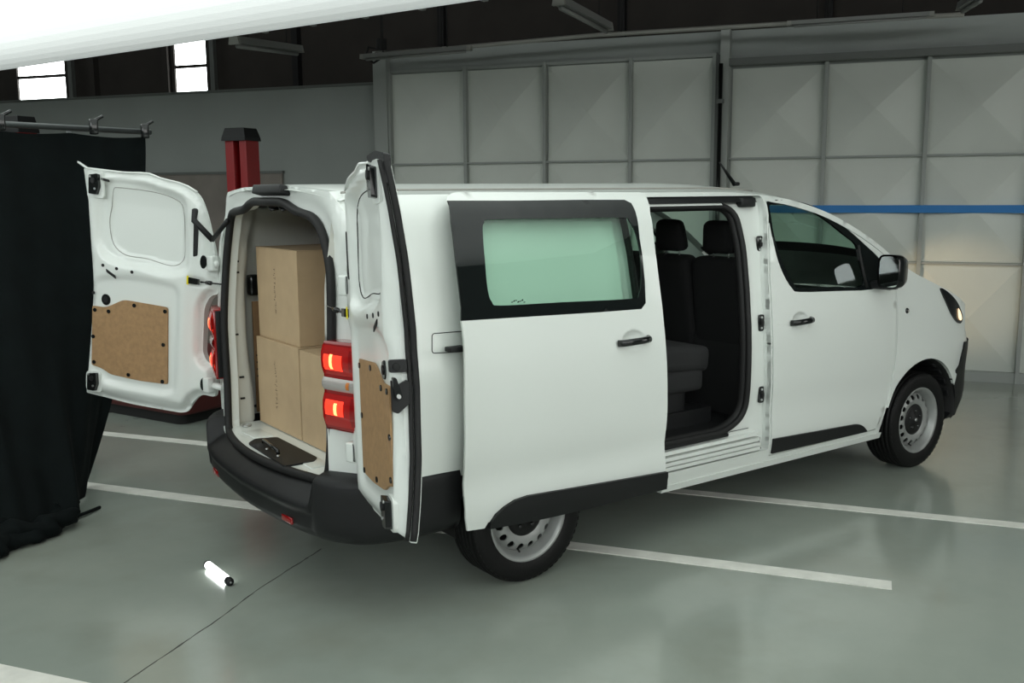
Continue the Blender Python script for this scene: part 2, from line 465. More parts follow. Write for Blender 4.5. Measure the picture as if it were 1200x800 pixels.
for z in (0.05, 1.145, 2.18):
    hh = .05 if z < .1 else .010
    obj('gate_rail', *wbox(2.50, 6.30, -0.05, 0.012, z-hh, z+hh), 'frame', wall_back, smooth=False)
    obj('gate_rail', *wbox(S0, 2.36, -0.05, 0.012, z-hh, z+hh), 'frame', wall_back, smooth=False)
obj('gate_top_frame', *wbox(2.5, 6.40, -0.05, 0.0, 3.21, 3.24), 'frame', wall_back, smooth=False)
obj('gate_side_frame', *wbox(6.25, 6.42, -0.05, 0.05, 0, 3.46), 'frame', wall_back, smooth=False)
obj('gate_top_rail', *wbox(S0, 2.36, -0.05, 0.10, 3.10, 3.17), 'rail', wall_back, smooth=False)
obj('gate_post', *wbox(2.36, 2.45, -0.05, 0.09, 0, 3.46), 'frame', wall_back, smooth=False)
obj('gate_recess', *wbox(2.455, 2.535, -0.05, 0.02, 0, 3.22), 'rail', wall_back, smooth=False)
dp_ = obj('drain_pipe', *tube([wp(2.435, .13, 0.0), wp(2.435, .13, 3.12)], .022, seg=10), 'gloss', wall_back)
for z in (2.75, 1.4): obj('pipe_clip', *wbox(2.40, 2.47, 0.08, .16, z-.02, z+.02), 'rail', wall_back, smooth=False)
obj('blue_stripe', *wbox(S0, 2.36, -0.04, 0.066, 1.632, 1.705), 'blue', wall_back, smooth=False)

# beige board on the left wall
b0, _ = wall_hit((150, 205)); b1, zt_ = wall_hit((329, 204))
bb = obj('beige_board', *wbox(b1, b0+.9, -0.05, -0.02, 0.0, 2.10), 'beige', wall_left, smooth=False)
obj('board_cap', *wbox(b1-.02, b0+.92, -0.05, 0.0, 2.10, 2.13), 'rail', wall_left, smooth=False)

# dark upper storey with daylight windows, ceiling, remaining walls
OB = -3.2
wall_clerestory = obj('wall_clerestory', *wbox(S0, S1, OB-.2, OB, 0, 6.5), 'brown', smooth=False)
struct(wall_clerestory, 'dark brown upper wall above the gates and grey wall', 'wall')
ceiling = obj('ceiling', *wbox(S0-.3, S1+.3, -4, OFRONT+.3, 6.5, 6.7), 'ceil', smooth=False)
struct(ceiling, 'dark hall ceiling high above', 'ceiling')
o = obj('wall_right', *wbox(S0-.3, S0, -4, OFRONT, 0, 6.5), 'wall', smooth=False); struct(o, 'grey side wall of the hall beyond the van front', 'wall')
o = obj('wall_far_side', *wbox(S1, S1+.3, -4, OFRONT, 0, 6.5), 'wall', smooth=False); struct(o, 'grey side wall of the hall beyond the backdrop', 'wall')
wall_front = obj('wall_front', *wbox(S0, S1, OFRONT, OFRONT+.3, 0, 6.5), 'wall', smooth=False); struct(wall_front, 'grey wall facing the gates', 'wall')
def hall_window(idx, s0, s1, z0, z1, zbar, o0, sgn=1, label=''):
    w = part = obj('window_%d' % idx, *merge(wbox(s0-.06, s0, o0, o0+.06*sgn, z0-.06, z1+.06), wbox(s1, s1+.06, o0, o0+.06*sgn, z0-.06, z1+.06),
        wbox(s0, s1, o0, o0+.06*sgn, z0-.06, z0), wbox(s0, s1, o0, o0+.06*sgn, z1, z1+.06)), 'brown', smooth=False)
    struct(w, label, 'window')
    obj('glazing_bar', *wbox(s0, s1, o0, o0+.05*sgn, zbar-.025, zbar+.025), 'brown', w, smooth=False)
    obj('window_pane', *wbox(s0, s1, o0+.005*sgn, o0+.02*sgn, z0, zbar-.025), 'pane', w, smooth=False)
    obj('window_pane', *wbox(s0, s1, o0+.005*sgn, o0+.02*sgn, zbar+.025, z1), 'pane', w, smooth=False)
a0, _ = wall_hit((80, 100), OB); a1, _ = wall_hit((24, 100), OB); zb, _ = wall_hit((52, 90), OB)[1], 0
hall_window(1, a0, a1, 3.3, 4.6, zb, OB+.001, label='bright daylight window high up above the backdrop')
a0, _ = wall_hit((245, 90), OB); a1, _ = wall_hit((208, 90), OB); zb = wall_hit((226, 78), OB)[1]
hall_window(2, a0, a1, 3.3, 4.6, zb, OB+.001, label='bright narrow daylight window high up above the lift post')
ps, _ = wall_hit((83, 100), OB+.3); obj('roof_post', *wbox(ps-.06, ps+.02, OB+.25, OB+.33, 0, 6.5), 'rail', wall_clerestory, smooth=False)
ps, _ = wall_hit((249, 90), OB+.3); obj('roof_post', *wbox(ps-.06, ps+.02, OB+.25, OB+.33, 0, 6.5), 'rail', wall_clerestory, smooth=False)
for px in (105, 192, 345, 517, 728, 970):
    ps, _ = wall_hit((px, 40), OB+.1); obj('roof_post', *wbox(ps-.05, ps+.05, OB, OB+.12, 0, 6.5), 'dark' if px > 300 else 'ceil', wall_clerestory, smooth=False)
# glowing fill windows added in the unseen wall behind the camera
for k in range(5):
    hall_window(3+k, -5.5+k*4.4, -5.5+k*4.4+2.6, 3.2, 5.6, 4.4, OFRONT-.001, -1, label='added fill-light window in the unseen wall opposite the gates')

# tall fill windows added in the unseen side wall to brighten the van side
for k, (o0, wd, zb0, zb1) in enumerate(((2.7, 1.3, .8, 4.2), (6.8, 3.2, 2.1, 5.4), (10.2, 3.2, 2.1, 5.4), (13.6, 3.2, 2.1, 5.4))):
    def sb(o_a, o_b, d0, d1, z0, z1): return wbox(S0+d0, S0+d1, o_a, o_b, z0, z1)
    zm = (zb0+zb1)/2
    w = obj('window_%d' % (8+k), *merge(sb(o0-.08, o0, 0, .07, zb0, zb1), sb(o0+wd, o0+wd+.08, 0, .07, zb0, zb1), sb(o0, o0+wd, 0, .07, zb0, zb0+.08), sb(o0, o0+wd, 0, .07, zb1-.08, zb1)), 'brown', smooth=False)
    struct(w, 'tall added fill-light window in the unseen side wall of the hall', 'window')
    for a in range(2):
        for z0, z1 in ((zb0+.1, zm-.03), (zm+.03, zb1-.1)):
            obj('window_pane', *sb(o0+.03+a*wd/2, o0+wd/2-.03+a*wd/2, .005, .02, z0, z1), 'fillpane', w, smooth=False)

# conduit with unlit fluorescent battens
def conduit():
    q = [(440, 63), (520, 57), (700, 41), (900, 29), (1130, 17)]
    P = []
    for a in q:
        s, z = wall_hit(a, 0.5); P.append(wp(s, .5, z))
    return P
cp = conduit()
cond = obj('conduit_pipe', *tube(cp, .022, seg=8), 'conduit'); tag(cond, 'long pale conduit pipe running above the sheet-metal gates', 'conduit')
for px, py in ((517, 57), (728, 39), (970, 25)):
    s, z = wall_hit((px, py), .5)
    obj('conduit_hanger', *tube([wp(s, .5, z), wp(s, .5, 6.495)], .012, seg=6), 'dark', cond)
def batten(qa, qb, off, r, label):
    sa, za = wall_hit(qa, off[0]); sb, zb2 = wall_hit(qb, off[1])
    A = wp(sa, off[0], za); B = wp(sb, off[1], zb2); d = (B-A)/np.linalg.norm(B-A)
    root = empty('fluorescent_batten', (A+B)/2, label, 'light fixture', 'unlit fluorescent battens under the roof')
    n = np.cross(d, [0, 0, 1]); n /= np.linalg.norm(n); up = np.cross(n, d)
    def bar(a, b, w, hgt, lift):
        V = []
        for p in (a, b):
            for x, y in ((-w, -hgt), (w, -hgt), (w*.75, hgt), (-w*.75, hgt)): V.append(p+n*x+up*(y+lift))
        return V, [(0, 1, 2, 3), (7, 6, 5, 4), (0, 4, 5, 1), (1, 5, 6, 2), (2, 6, 7, 3), (3, 7, 4, 0)]
    obj('batten_body', *bar(A, B, r, r*.6, r*.5), 'lampbody', root, smooth=False)
    L = np.linalg.norm(B-A)
    obj('lamp_tube', *tube([A+d*.04+up*(-r*.55), B-d*.04+up*(-r*.55)], r*.38, seg=10), 'lampbody', root)
    for e in (A, B): obj('end_cap', *bar(e-d*.02, e+d*.02, r*1.05, r*.7, r*.4), 'conduit', root, smooth=False)
    for t in (.2, .8):
        p = A+(B-A)*t; obj('suspension_rod', *tube([p+up*r, np.array([p[0], p[1], 6.495])], .006, seg=5), 'dark', root)
    return root
batten((655, 4), (712, 34), (2.2, .9), .055, 'unlit fluorescent batten hanging above the left gate near the white softbox')
batten((275, 50), (350, 60), (2.2, .9), .055, 'unlit fluorescent batten just under the edge of the white softbox')
batten((425, 68), (550, 58), (.75, .75), .035, 'thin unlit fluorescent batten below the conduit pipe at the gate corner')
batten((925, 29), (1092, 18), (.62, .62), .03, 'thin unlit fluorescent batten along the conduit above the right gate')
batten((1128, 10), (1150, -4), (1.0, 1.9), .05, 'unlit fluorescent batten at the right end of the conduit')
# small cable junction hanging at the conduit's left end
s_, z_ = wall_hit((447, 52), .6)
jn = empty('junction_box', wp(s_, .6, z_), 'small dark junction box with looping cable at the conduit end', 'junction box')
obj('box_body', *rbox(wp(s_, .6, z_), (.09, .09, .12), .01), 'dark', jn)
obj('cable_loop', *tube([wp(s_+.04, .6, z_-.05), wp(s_+.16, .6, z_-.02), wp(s_+.2, .6, z_-.12), wp(s_+.1, .6, z_-.19), wp(s_, .6, z_-.14)], .012, seg=6), 'dark', jn)
obj('hanger_rod', *tube([wp(s_, .6, z_), wp(s_, .6, 6.495)], .008, seg=5), 'dark', jn)

# lift posts
def lift_post(px_c, off, w, label, ztop_px, ch=.12):
    s, zt = wall_hit((px_c, ztop_px), off)
    root = empty('lift_post', wp(s, off, 0), label, 'car lift', 'red two-post car lift')
    d = .20
    def wb(s0, s1, o0, o1, z0, z1, m, n): return obj(n, *wbox(s+s0, s+s1, off+o0, off+o1, z0, z1), m, root, smooth=False, bevel=.01)
    wb(-w/2, -w*.16, -d/2, d/2, .02, zt-ch+.01, 'liftred', 'post_flange')
    wb(w*.10, w/2, -d/2, d/2, .02, zt-ch+.01, 'liftred', 'post_flange')
    wb(-w/2, w/2, -d/2-.02, -d/2+.01, .02, zt-ch+.01, 'liftred', 'post_back')
    wb(-w*.15, w*.09, -d/2+.02, -d/2+.05, .05, zt-ch-.02, 'dark', 'slot')
    wb(-.02, 0.0, -d/2+.05, d/2-.06, .06, zt-ch-.02, 'metal', 'lift_chain')
    wb(-w/2-.14, w/2+.14, -d/2-.12, d/2+.12, 0, .02, 'liftred', 'base_plate')
    V, Fc = [], []
    for z, k in ((zt-ch, 1.12), (zt-ch+.03, 1.10), (zt, .90), (zt+.005, .86)):
        for a, b in ((-1, -1), (1, -1), (1, 1), (-1, 1)): V.append(wp(s+a*w/2*k, off+b*(d/2+.02)*k, z))
    for i in range(3):
        for j in range(4): Fc.append((i*4+j, i*4+(j+1) % 4, i*4+4+(j+1) % 4, i*4+4+j))
    Fc += [(12, 13, 14, 15), (3, 2, 1, 0)]
    obj('cap', V, Fc, 'plastic', root, smooth=False)
    wb(-w/2-.03, w/2+.03, d/2, d/2+.10, .35, 1.0, 'liftred', 'carriage')
    return root
lift_post(282, 2.0, .25, 'red lift post with black cap rising behind the open van', 151)
lift_post(21, 2.6, .24, 'red lift post mostly hidden behind the black backdrop', 137, .16)

# low red housing on the floor behind the left rear door
def low_housing():
    a = at_z((216, 500), 0); b = at_z((150, 488), 0); c = at_z((262, 486), 0)
    root = empty('low_red_housing', (a[0], a[1], 0), 'low dark red housing on the floor behind the left rear door', 'housing')
    e1 = (b-a)[:2]; e1 = e1/np.linalg.norm(e1); e2 = np.array([-e1[1], e1[0]])
    if e2@((c-a)[:2]) < 0: e2 = -e2
    P = [a[:2]+e1*.0, a[:2]+e1*1.7, a[:2]+e1*1.7+e2*.8, a[:2]+e2*.8]
    poly = rpoly([(p[0], p[1]) for p in P], .10)
    def lay(z, sh=0.0):
        c0 = sum(P)/4
        return lambda Q: np.concatenate([c0+(Q-c0)*(1-sh), np.full((len(Q), 1), z)], 1)
    V, Fc = [], []
    pr = resample(poly, .2); n = len(pr); c0 = sum(P)/4
    for z, k in ((.085, .985), (.11, 1.0), (.40, 1.0), (.50, .97), (.54, .90), (.55, .8)):
        for q in pr: V.append((*(c0+(q-c0)*k), z))
    for i in range(5):
        for j in range(n): Fc.append((i*n+j, i*n+(j+1) % n, (i+1)*n+(j+1) % n, (i+1)*n+j))
    Fc += [tuple(range(5*n, 6*n)), tuple(range(n))[::-1]]
    obj('housing_shell', V, Fc, 'cartred', root)
    V, Fc = [], []
    for z, k in ((0, .93), (.085, .93)):
        for q in pr: V.append((*(c0+(q-c0)*k), z))
    for j in range(n): Fc.append((j, (j+1) % n, n+(j+1) % n, n+j))
    obj('dark_plinth', V, Fc, 'dark', root)
low_housing()

# yellow upright seen through the van
s_, z_ = wall_hit((870, 270), .6)
yp = empty('yellow_upright', wp(s_, .6, 0), 'yellow painted upright by the gates, seen through the van windows', 'post')
obj('post_body', *wbox(s_-.07, s_+.07, .53, .67, 0.02, 1.74), 'yellow', yp, smooth=False, bevel=.008)
obj('post_foot', *wbox(s_-.13, s_+.13, .47, .73, 0, .02), 'yellow', yp, smooth=False)

# ------------------------------------------------------------------ overhead softbox (its own lit fabric is the main light)
def softbox():
    H = 3.22
    A = at_z((0, 91), H); B = at_z((650, 1), H)
    d = (B-A)[:2]; d /= np.linalg.norm(d)
    n = np.array([d[1], -d[0]])
    if n@(CAM[:2]-B[:2]) < 0: n = -n
    A2 = A[:2]-d*1.0; L = np.linalg.norm((B-A)[:2])+1.0+6.0; D = 7.0
    root = empty('overhead_softbox', (*(A2+d*L/2+n*D/2), H), 'huge white overhead softbox hanging above the van and camera', 'softbox')
    def pt(u, v, z): p = A2+d*u+n*v; return (p[0], p[1], z)
    prof = [(.0, .34), (.01, .20), (.05, .11), (.12, .06), (.22, .03), (.36, .012), (.55, .004)]     # outer rim, curling up
    def band(pr, m, name):
        V, Fc = [], []
        for e, z in pr: V += [pt(e, e, H+z), pt(L-e, e, H+z), pt(L-e, D-e, H+z), pt(e, D-e, H+z)]
        for i in range(len(pr)-1):
            for j in range(4): Fc.append((i*4+j, i*4+(j+1) % 4, i*4+4+(j+1) % 4, i*4+4+j))
        return obj(name, V, Fc, m, root)
    prof = [(.0, .34), (.01, .20), (.05, .11), (.12, .06), (.22, .03), (.36, .012)]
    band(prof, 'softrim', 'rim_fabric')
    es = [.36, .55, .75, .95, 1.15, 1.35, 1.55]
    for k in range(6): band([(es[k], .012*(1-k/6)**2), (es[k+1], .012*(1-(k+1)/6)**2)], 'softmid%d' % k, 'falloff_band')  # brightness falloff put into stepped emission, band by band
    e = 1.55; obj('lit_fabric', [pt(e, e, H), pt(L-e, e, H), pt(L-e, D-e, H), pt(e, D-e, H)], [(0, 1, 2, 3)], 'softlit', root, smooth=False)
    obj('top_cover', [pt(0, 0, H+.34), pt(L, 0, H+.34), pt(L, D, H+.34), pt(0, D, H+.34)], [(0, 1, 2, 3)], 'dark', root, smooth=False)
    obj('frame_pole', *tube([pt(0, -.03, H+.16), pt(L, -.03, H+.16)], .022, seg=8), 'dark', root)
    for k in range(9):
        u = 5.6+k*.62
        obj('clip', *rbox(pt(u, -.03, H+.12), (.05, .05, .09), .008, rz=math.atan2(d[1], d[0])), 'lampbody', root)
    for u in (1.0, L-1.0):
        for v in (.3, D-.3): obj('suspension_cable', *tube([pt(u, v, H+.34), pt(u, v, 6.495)], .006, seg=5), 'dark', root)
softbox()

# ------------------------------------------------------------------ black backdrop on its stand
def backdrop():
    zb = 2.28
    A = at_z((172, 158), zb); Bp = at_z((0, 149), zb)
    d = (Bp-A); L0 = np.linalg.norm(d); d = d/L0
    E = A+d*(L0+1.6)
    root = empty('backdrop_cloth', ((A[0]+E[0])/2, (A[1]+E[1])/2, 0), 'black fabric backdrop draped from a crossbar and bunched on the floor', 'backdrop')
    # top edge under the bar, floor edge from pixels
    top = [A+d*.02, A+d*.35, A+d*(L0*.6), A+d*L0, E]
    bot = [at_z(q, 0.0) for q in ((104, 572), (93, 592), (88, 608), (40, 628), (0, 648), (-60, 676), (-160, 705))]
    Ts = resample(np.array(top), 10, closed=False); 
    def along(P, t):
        P = np.array(P); seg = np.linalg.norm(np.diff(P, axis=0), axis=1); c = np.concatenate([[0], np.cumsum(seg)])
        x = t*c[-1]; return np.array([np.interp(x, c, P[:, k]) for k in range(3)])
    NU, NV = 150, 70
    ph = rng.uniform(0, 6.28, 8)
    V, Fc = [], []
    nn = np.array([-d[1], d[0], 0]); 
    if nn@(CAM-A) < 0: nn = -nn
    for i in range(NU+1):
        t = i/NU
        a = along(top, t); b = along(bot, t)
        sag = -.018*abs(math.sin(t*math.pi*4.3+.2))
        for j in range(NV+1):
            v = j/NV
            e = v**1.9          # hangs, then sweeps towards the camera at the foot
            p = a*(1-e)+b*e
            p[2] = (zb-.012+sag)*(1-v**1.05)
            amp = .012+.05*v*(1-.35*v)
            w = .7*amp*(.8*math.sin(t*27+ph[0]+3.5*v+1.5*math.sin(5*v+t*6))+.35*math.sin(t*61+ph[1]-4*v+1.2*math.sin(t*11))+.7*math.sin(t*13+ph[2]+2.2*v))
            p = p+nn*w
            p[2] = max(p[2], .012)
            V.append(p)
    for i in range(NU):
        for j in range(NV): k = i*(NV+1)+j; Fc.append((k, k+1, k+NV+2, k+NV+1))
    obj('cloth_sheet', V, Fc, 'cloth', root)
    # bunched foot: several rolled folds
    for k, (q0, q1, r) in enumerate((((88, 612), (-70, 680), .075), ((70, 600), (-60, 650), .085), ((92, 598), (20, 622), .06), ((60, 622), (-80, 690), .05))):
        a = at_z(q0, 0); b = at_z(q1, 0); path = []
        n_ = 40
        for i in range(n_+1):
            t = i/n_; p = a+(b-a)*t
            p = p+nn*(.035*math.sin(t*9+k*2)+.02*math.sin(t*23+k)); p[2] = r*(.75+.18*math.sin(t*17+k))
            path.append(p)
        VV, FF = tube(path, r, seg=14, rfun=lambda t, r=r, k=k: r*(.35+.65*min(1, t*6, (1-t)*6))*(.85+.2*math.sin(t*31+k)))
        VV = [(v[0]+.010*math.sin(v[2]*90+v[0]*60), v[1]+.010*math.sin(v[1]*70+v[2]*50), max(.004, v[2])) for v in VV]
        obj('floor_fold', VV, FF, 'cloth', root)
    obj('tail_strap', *tube([at_z((86, 606), .02), at_z((100, 601), .02), at_z((117, 594), .01)], .010, seg=6), 'cloth', root)
    # stand
    st = empty('backdrop_stand', (A[0], A[1], 0), 'dark metal crossbar stand with clamps holding up the black cloth', 'stand')
    obj('crossbar', *tube([A-d*.03+np.array([0, 0, .02]), E+np.array([0, 0, .02])], .020, seg=10), 'polemetal', st)
    for q in ((110, 152), (170, 157), (1, 147)):
        c = at_z(q, zb); c = c+np.array([0, 0, .02])
        obj('clamp', *rbox(c, (.05, .05, .10), .01), 'gloss', st)
        obj('clamp_grip', *tube([c+np.array([0, 0, .04])-d*.01, c+np.array([0, 0, .07])-d*.07], .011, seg=6), 'gloss', st)
    for c in (A+d*.55-nn*.09, E-nn*.09):
        obj('upright', *tube([np.array([c[0], c[1], .05]), np.array([c[0], c[1], zb+.02])], .016, seg=8), 'polemetal', st)
        for k in range(3):
            an = 2.1*k+.5
            obj('stand_leg', *tube([np.array([c[0], c[1], .35]), np.array([c[0]+.22*math.cos(an)+d[0]*.2, c[1]+.22*math.sin(an)+d[1]*.2, .012])], .010, seg=6), 'polemetal', st)
backdrop()

# ------------------------------------------------------------------ lit LED tube on the floor
def led_tube():
    r = .019
    a = at_z((243, 661), r); b = at_z((270, 682), r); d = (b-a)/np.linalg.norm(b-a)
    root = empty('led_tube_light', ((a[0]+b[0])/2, (a[1]+b[1])/2, 0), 'short lit white tube light with dark end caps lying on the floor', 'light')
    obj('lit_tube', *tube([a+d*.012, b-d*.03], r, seg=16), 'led', root)
    obj('end_cap', *tube([b-d*.03, b-d*.004, b+d*.004], r*1.06, seg=16, rfun=lambda t: r*1.06 if t < .9 else r*.9), 'plastic', root)
    obj('end_cap', *tube([a-d*.002, a+d*.012], r*1.06, seg=16), 'plastic', root)
    obj('power_button', *tube([b+d*.004, b+d*.007], .005, seg=10), 'metal', root)
led_tube()
# ================================================================== THE VAN
WB = 3.275; AX = 0.325
PZ = [.22, .30, .36, .44, .52, .60, .68, .76, .90, 1.0, 1.12, 1.3, 1.55, 1.72, 1.80, 1.845, 1.88]
PY = [.885, .912, .930, .943, .945, .943, .950, .957, .957, .953, .942, .912, .857, .803, .758, .705, .63]
_zz = np.linspace(.15, 1.95, 361); _yy = np.interp(_zz, PZ, PY)
_k = np.ones(9)/9; _yy = np.convolve(np.pad(_yy, 4, mode='edge'), _k, 'valid')
def prof(z): return np.interp(z, _zz, _yy)
def Yside(x, z):
    x = np.asarray(x, float); z = np.asarray(z, float)
    y = prof(z)
    y = y - 0.45*np.clip(-.58-x, 0, None)**2
    t = np.clip((x-3.45)/.765, 0, .9999)
    return y*(1-t**3)**(1/3)
def onside(q, off=0.0):
    d = ray(q)
    best = None; prev = None
    ts = np.linspace(1.5, 12, 2200)
    P = CAM+np.outer(ts, d)
    f = -P[:, 1]-(Yside(P[:, 0], P[:, 2])+off)      # positive outside (right side)
    idx = np.where((f[:-1] > 0) & (f[1:] <= 0))[0]
    if len(idx) == 0:
        k = int(np.argmin(np.abs(f))); return float(P[k, 0]), float(P[k, 2])
    k = idx[0]; w = f[k]/(f[k]-f[k+1]); p = P[k]+(P[k+1]-P[k])*w
    return float(p[0]), float(p[2])
def px_poly(qs, off=0.0): return [onside(q, off) for q in qs]
def side_map(off=0.0, sgn=-1, relief=None):
    def f(P):
        y = Yside(P[:, 0], P[:, 1])+off
        if relief is not None: y = y+relief(P)
        return np.stack([P[:, 0], sgn*y, P[:, 1]], 1)
    return f

van = empty('van', (1.6, 0, 0), 'white crew van parked with its rear doors and sliding side door open', 'van')

# silhouette of the body side's upper boundary
TOPX = [-.95, -.80, 1.55, 1.80, 2.05, 2.30, 2.55, 2.80, 2.98, 3.12, 3.35, 3.60, 3.80, 4.0, 4.2]
TOPZ = [1.80, 1.855, 1.855, 1.845, 1.815, 1.755, 1.66, 1.535, 1.42, 1.335, 1.255, 1.165, 1.07, .94, .80]
_tx = np.linspace(-1, 4.3, 400); _tz = np.interp(_tx, TOPX, TOPZ); _tz = np.convolve(np.pad(_tz, 8, mode='edge'), np.ones(17)/17, 'valid')
def ztop(x): return np.interp(x, _tx, _tz)

def arch(cx, r, a0, a1, n=18):
    return [(cx+r*math.cos(t), AX+r*math.sin(t)) for t in np.linspace(a0, a1, n)]
ARCH = 0.425
# ---- right body side (rear quarter + sill), front wing separately
hole = rpoly([(.60, .375, .03), (1.733, .375, .02), (1.720, .60, .1), (1.704, .90, .1), (1.704, 1.10, .1), (1.724, 1.35, .1), (1.772, 1.60, .1), (1.850, 1.832, .02), (.62, 1.832, .06)], .05)
quarter_stamp = rpoly([(-.66, 1.10, .10), (.50, 1.14, .10), (.50, 1.755, .1), (-.50, 1.755, .12), (-.66, 1.66, .12)], .1)
def stamp(P): return -.006*sstep(.012, -.012, sdf(quarter_stamp, P))
door_f = [onside(q) for q in ((905, 533), (903, 470), (902, 400), (901, 340), (897, 280), (893, 230))]
# front door outline (x,z)
fd_rear = [(1.752, .335), (1.738, .60), (1.722, .90), (1.722, 1.10), (1.742, 1.35), (1.79, 1.60), (1.865, 1.80)]
fd_front = [(2.93, 1.33), (2.925, 1.10), (2.91, .80), (2.885, .60), (2.84, .42), (2.80, .335)]
def top_line(x0, x1, drop, n=12): return [(x, float(ztop(x))-drop) for x in np.linspace(x0, x1, n)]
fd_out = fd_rear+top_line(1.92, 2.90, .045)+fd_front
gap = 0.006
fd_hole_pts = np.array(fd_out); cfd = fd_hole_pts.mean(0)
def grow(poly, g):
    P = np.array(poly); n = len(P); out = []
    area = 0.5*sum(P[i-1][0]*P[i][1]-P[i][0]*P[i-1][1] for i in range(n)); s = 1 if area > 0 else -1
    for i in range(n):
        t = P[(i+1) % n]-P[i-1]; t = t/(np.linalg.norm(t)+1e-9); out.append(P[i]+s*g*np.array([t[1], -t[0]]))
    return out
quarter = [(-.83, .60), (-.83, 1.60), (-.80, 1.78), (-.79, 1.82)]+[(x, float(ztop(x))) for x in np.linspace(-.78, 3.05, 40)]+\
    [(2.99, 1.38), (2.945, 1.33), (2.94, 1.10), (2.925, .80), (2.90, .60)]+arch(WB, ARCH, math.radians(160), math.radians(184), 6)+[(2.855, .285)]+\
    [(.43, .285)]+arch(0, ARCH, math.radians(-5), math.radians(139), 22)+[(-.42, .60)]
fdh = grow(fd_out, gap)
# keep the door hole inside the side panel (leave a thin wing edge)
fdh = [(min(p[0], 2.933 if p[1] > .62 else 2.90), max(p[1], .315)) for p in fdh]
body = obj('body_side', *panel(quarter, [hole, fdh], .045, side_map(0, -1, stamp), side_map(-.03)), 'paint', van)
body['label'] = 'right body side in white paint'
# left body side, mirrored, with its window openings
lw1 = rpoly([(1.92, 1.20, .05), (2.72, 1.19, .04), (2.70, 1.40, .05), (2.45, 1.62, .1), (2.25, 1.71, .1), (1.95, 1.755, .06)], .05)
lw2 = rpoly([(.62, 1.22, .06), (1.66, 1.20, .06), (1.70, 1.74, .06), (.66, 1.76, .06)], .05)
lq = [(-.83, .60), (-.83, 1.60), (-.80, 1.78), (-.79, 1.82)]+[(x, float(ztop(x))) for x in np.linspace(-.78, 3.75, 46)]+[(3.75, .30)]+\
    arch(WB, ARCH, math.radians(-2), math.radians(182), 26)+[(2.84, .285), (.43, .285)]+arch(0, ARCH, math.radians(-5), math.radians(139), 22)+[(-.42, .60)]
ls = obj('body_side', *panel(lq, [lw1, lw2], .06, side_map(0, 1), side_map(-.03, 1)), 'paint', van); ls['label'] = 'left body side in white paint'
for lw in (lw1, lw2):
    obj('window_pane', *panel(grow(lw, .02), [], .08, side_map(-.012, 1)), 'glass', ls)
    obj('window_border', *panel(grow(lw, .02), [grow(lw, -.018)], .06, side_map(-.008, 1)), 'frit', ls)

# ---- front wing
wing = [(2.945, 1.33), (2.99, 1.385), (3.05, float(ztop(3.05)))]+[(x, float(ztop(x))) for x in np.linspace(3.12, 3.78, 9)]+[(3.78, .80), (3.70, .62)]+\
    arch(WB, ARCH, math.radians(28), math.radians(160), 22)+[(2.905, .60), (2.93, .80), (2.945, 1.10)]
def wing_relief(P):
    d = np.hypot(P[:, 0]-WB, P[:, 1]-AX)
    return .014*sstep(.62, .45, d)
obj('front_wing', *panel(wing, [], .045, side_map(0, -1, wing_relief), side_map(-.03, -1)), 'paint', van)
# arch edges / liners
for (cx, sg) in ((0, -1), (WB, -1), (0, 1), (WB, 1)):
    V, Fc = [], []; n = 25
    for t in np.linspace(math.radians(-3), math.radians(183), n):
        for r, y in ((ARCH+.004, .94), (ARCH-.012, .925), (ARCH-.012, .58), (ARCH-.06, .56)):
            V.append((cx+r*math.cos(t), sg*y, AX+r*math.sin(t)))
    for i in range(n-1):
        for j in range(3): Fc.append((i*4+j, i*4+j+1, i*4+5+j, i*4+4+j))
    V.append((cx, sg*.55, AX)); c = len(V)-1
    for i in range(n-1): Fc.append((i*4+3, i*4+7, c))
    obj('wheel_arch_liner', V, Fc, 'rubber', van)
# liner fins visible above the front tyre
for k in range(4):
    t = math.radians(62-14*k); p = (WB+.40*math.cos(t), -.80, AX+.40*math.sin(t))
    obj('liner_rib', *rbox(p, (.016, .22, .05), .004, ry=-t), 'plastic', van)

# ---- roof, windscreen, bonnet: loft across the two upper boundaries
def top_surface(x0, x1, nx, crown, ny=24, yfrac=(-1, 1), inset=0.0, rear=None):
    V, Fc = [], []
    for i in range(nx+1):
        x = x0+(x1-x0)*i/nx; z = float(ztop(x)); yb = float(Yside(x, z))
        c = crown(x)
        for j in range(ny+1):
            t = yfrac[0]+(yfrac[1]-yfrac[0])*j/ny
            xx = x if rear is None else x+(float(rear(yb*t))-x0)*max(0, 1-(x-x0)/.5)
            V.append((xx, yb*t, z+c*(1-abs(t)**2.6)-inset))
    for i in range(nx):
        for j in range(ny): a = i*(ny+1)+j; Fc.append((a, a+1, a+ny+2, a+ny+1))
    return V, Fc
def crown(x): return float(np.interp(x, [-.9, 1.9, 2.3, 2.8, 3.1, 3.6, 3.8], [.052, .056, .075, .10, .085, .075, .06]))
roof = obj('roof', *top_surface(-.86, 2.10, 40, crown, rear=lambda y: -.885+.045*(y/.63)**2+.50*max(0, abs(y)-.66)), 'paint', van)
obj('roof_ditch', *tube([(x, -.655*(1 if x < 1.9 else 1), float(ztop(x))+.0215) for x in np.linspace(-.80, 1.85, 20)], .006, seg=6), 'bulk', roof)
obj('roof_ditch', *tube([(x, .655, float(ztop(x))+.0215) for x in np.linspace(-.80, 1.85, 20)], .006, seg=6), 'bulk', roof)
obj('headliner', *top_surface(.25, 2.05, 12, crown, inset=.05, yfrac=(-.95, .95)), 'inner', van)
obj('windscreen', *top_surface(2.10, 3.0, 18, crown, yfrac=(-.90, .90)), 'glass', van)
for yf in ((-1, -.90), (.90, 1)): obj('a_pillar', *top_surface(2.10, 3.06, 18, crown, ny=3, yfrac=yf), 'paint', van)
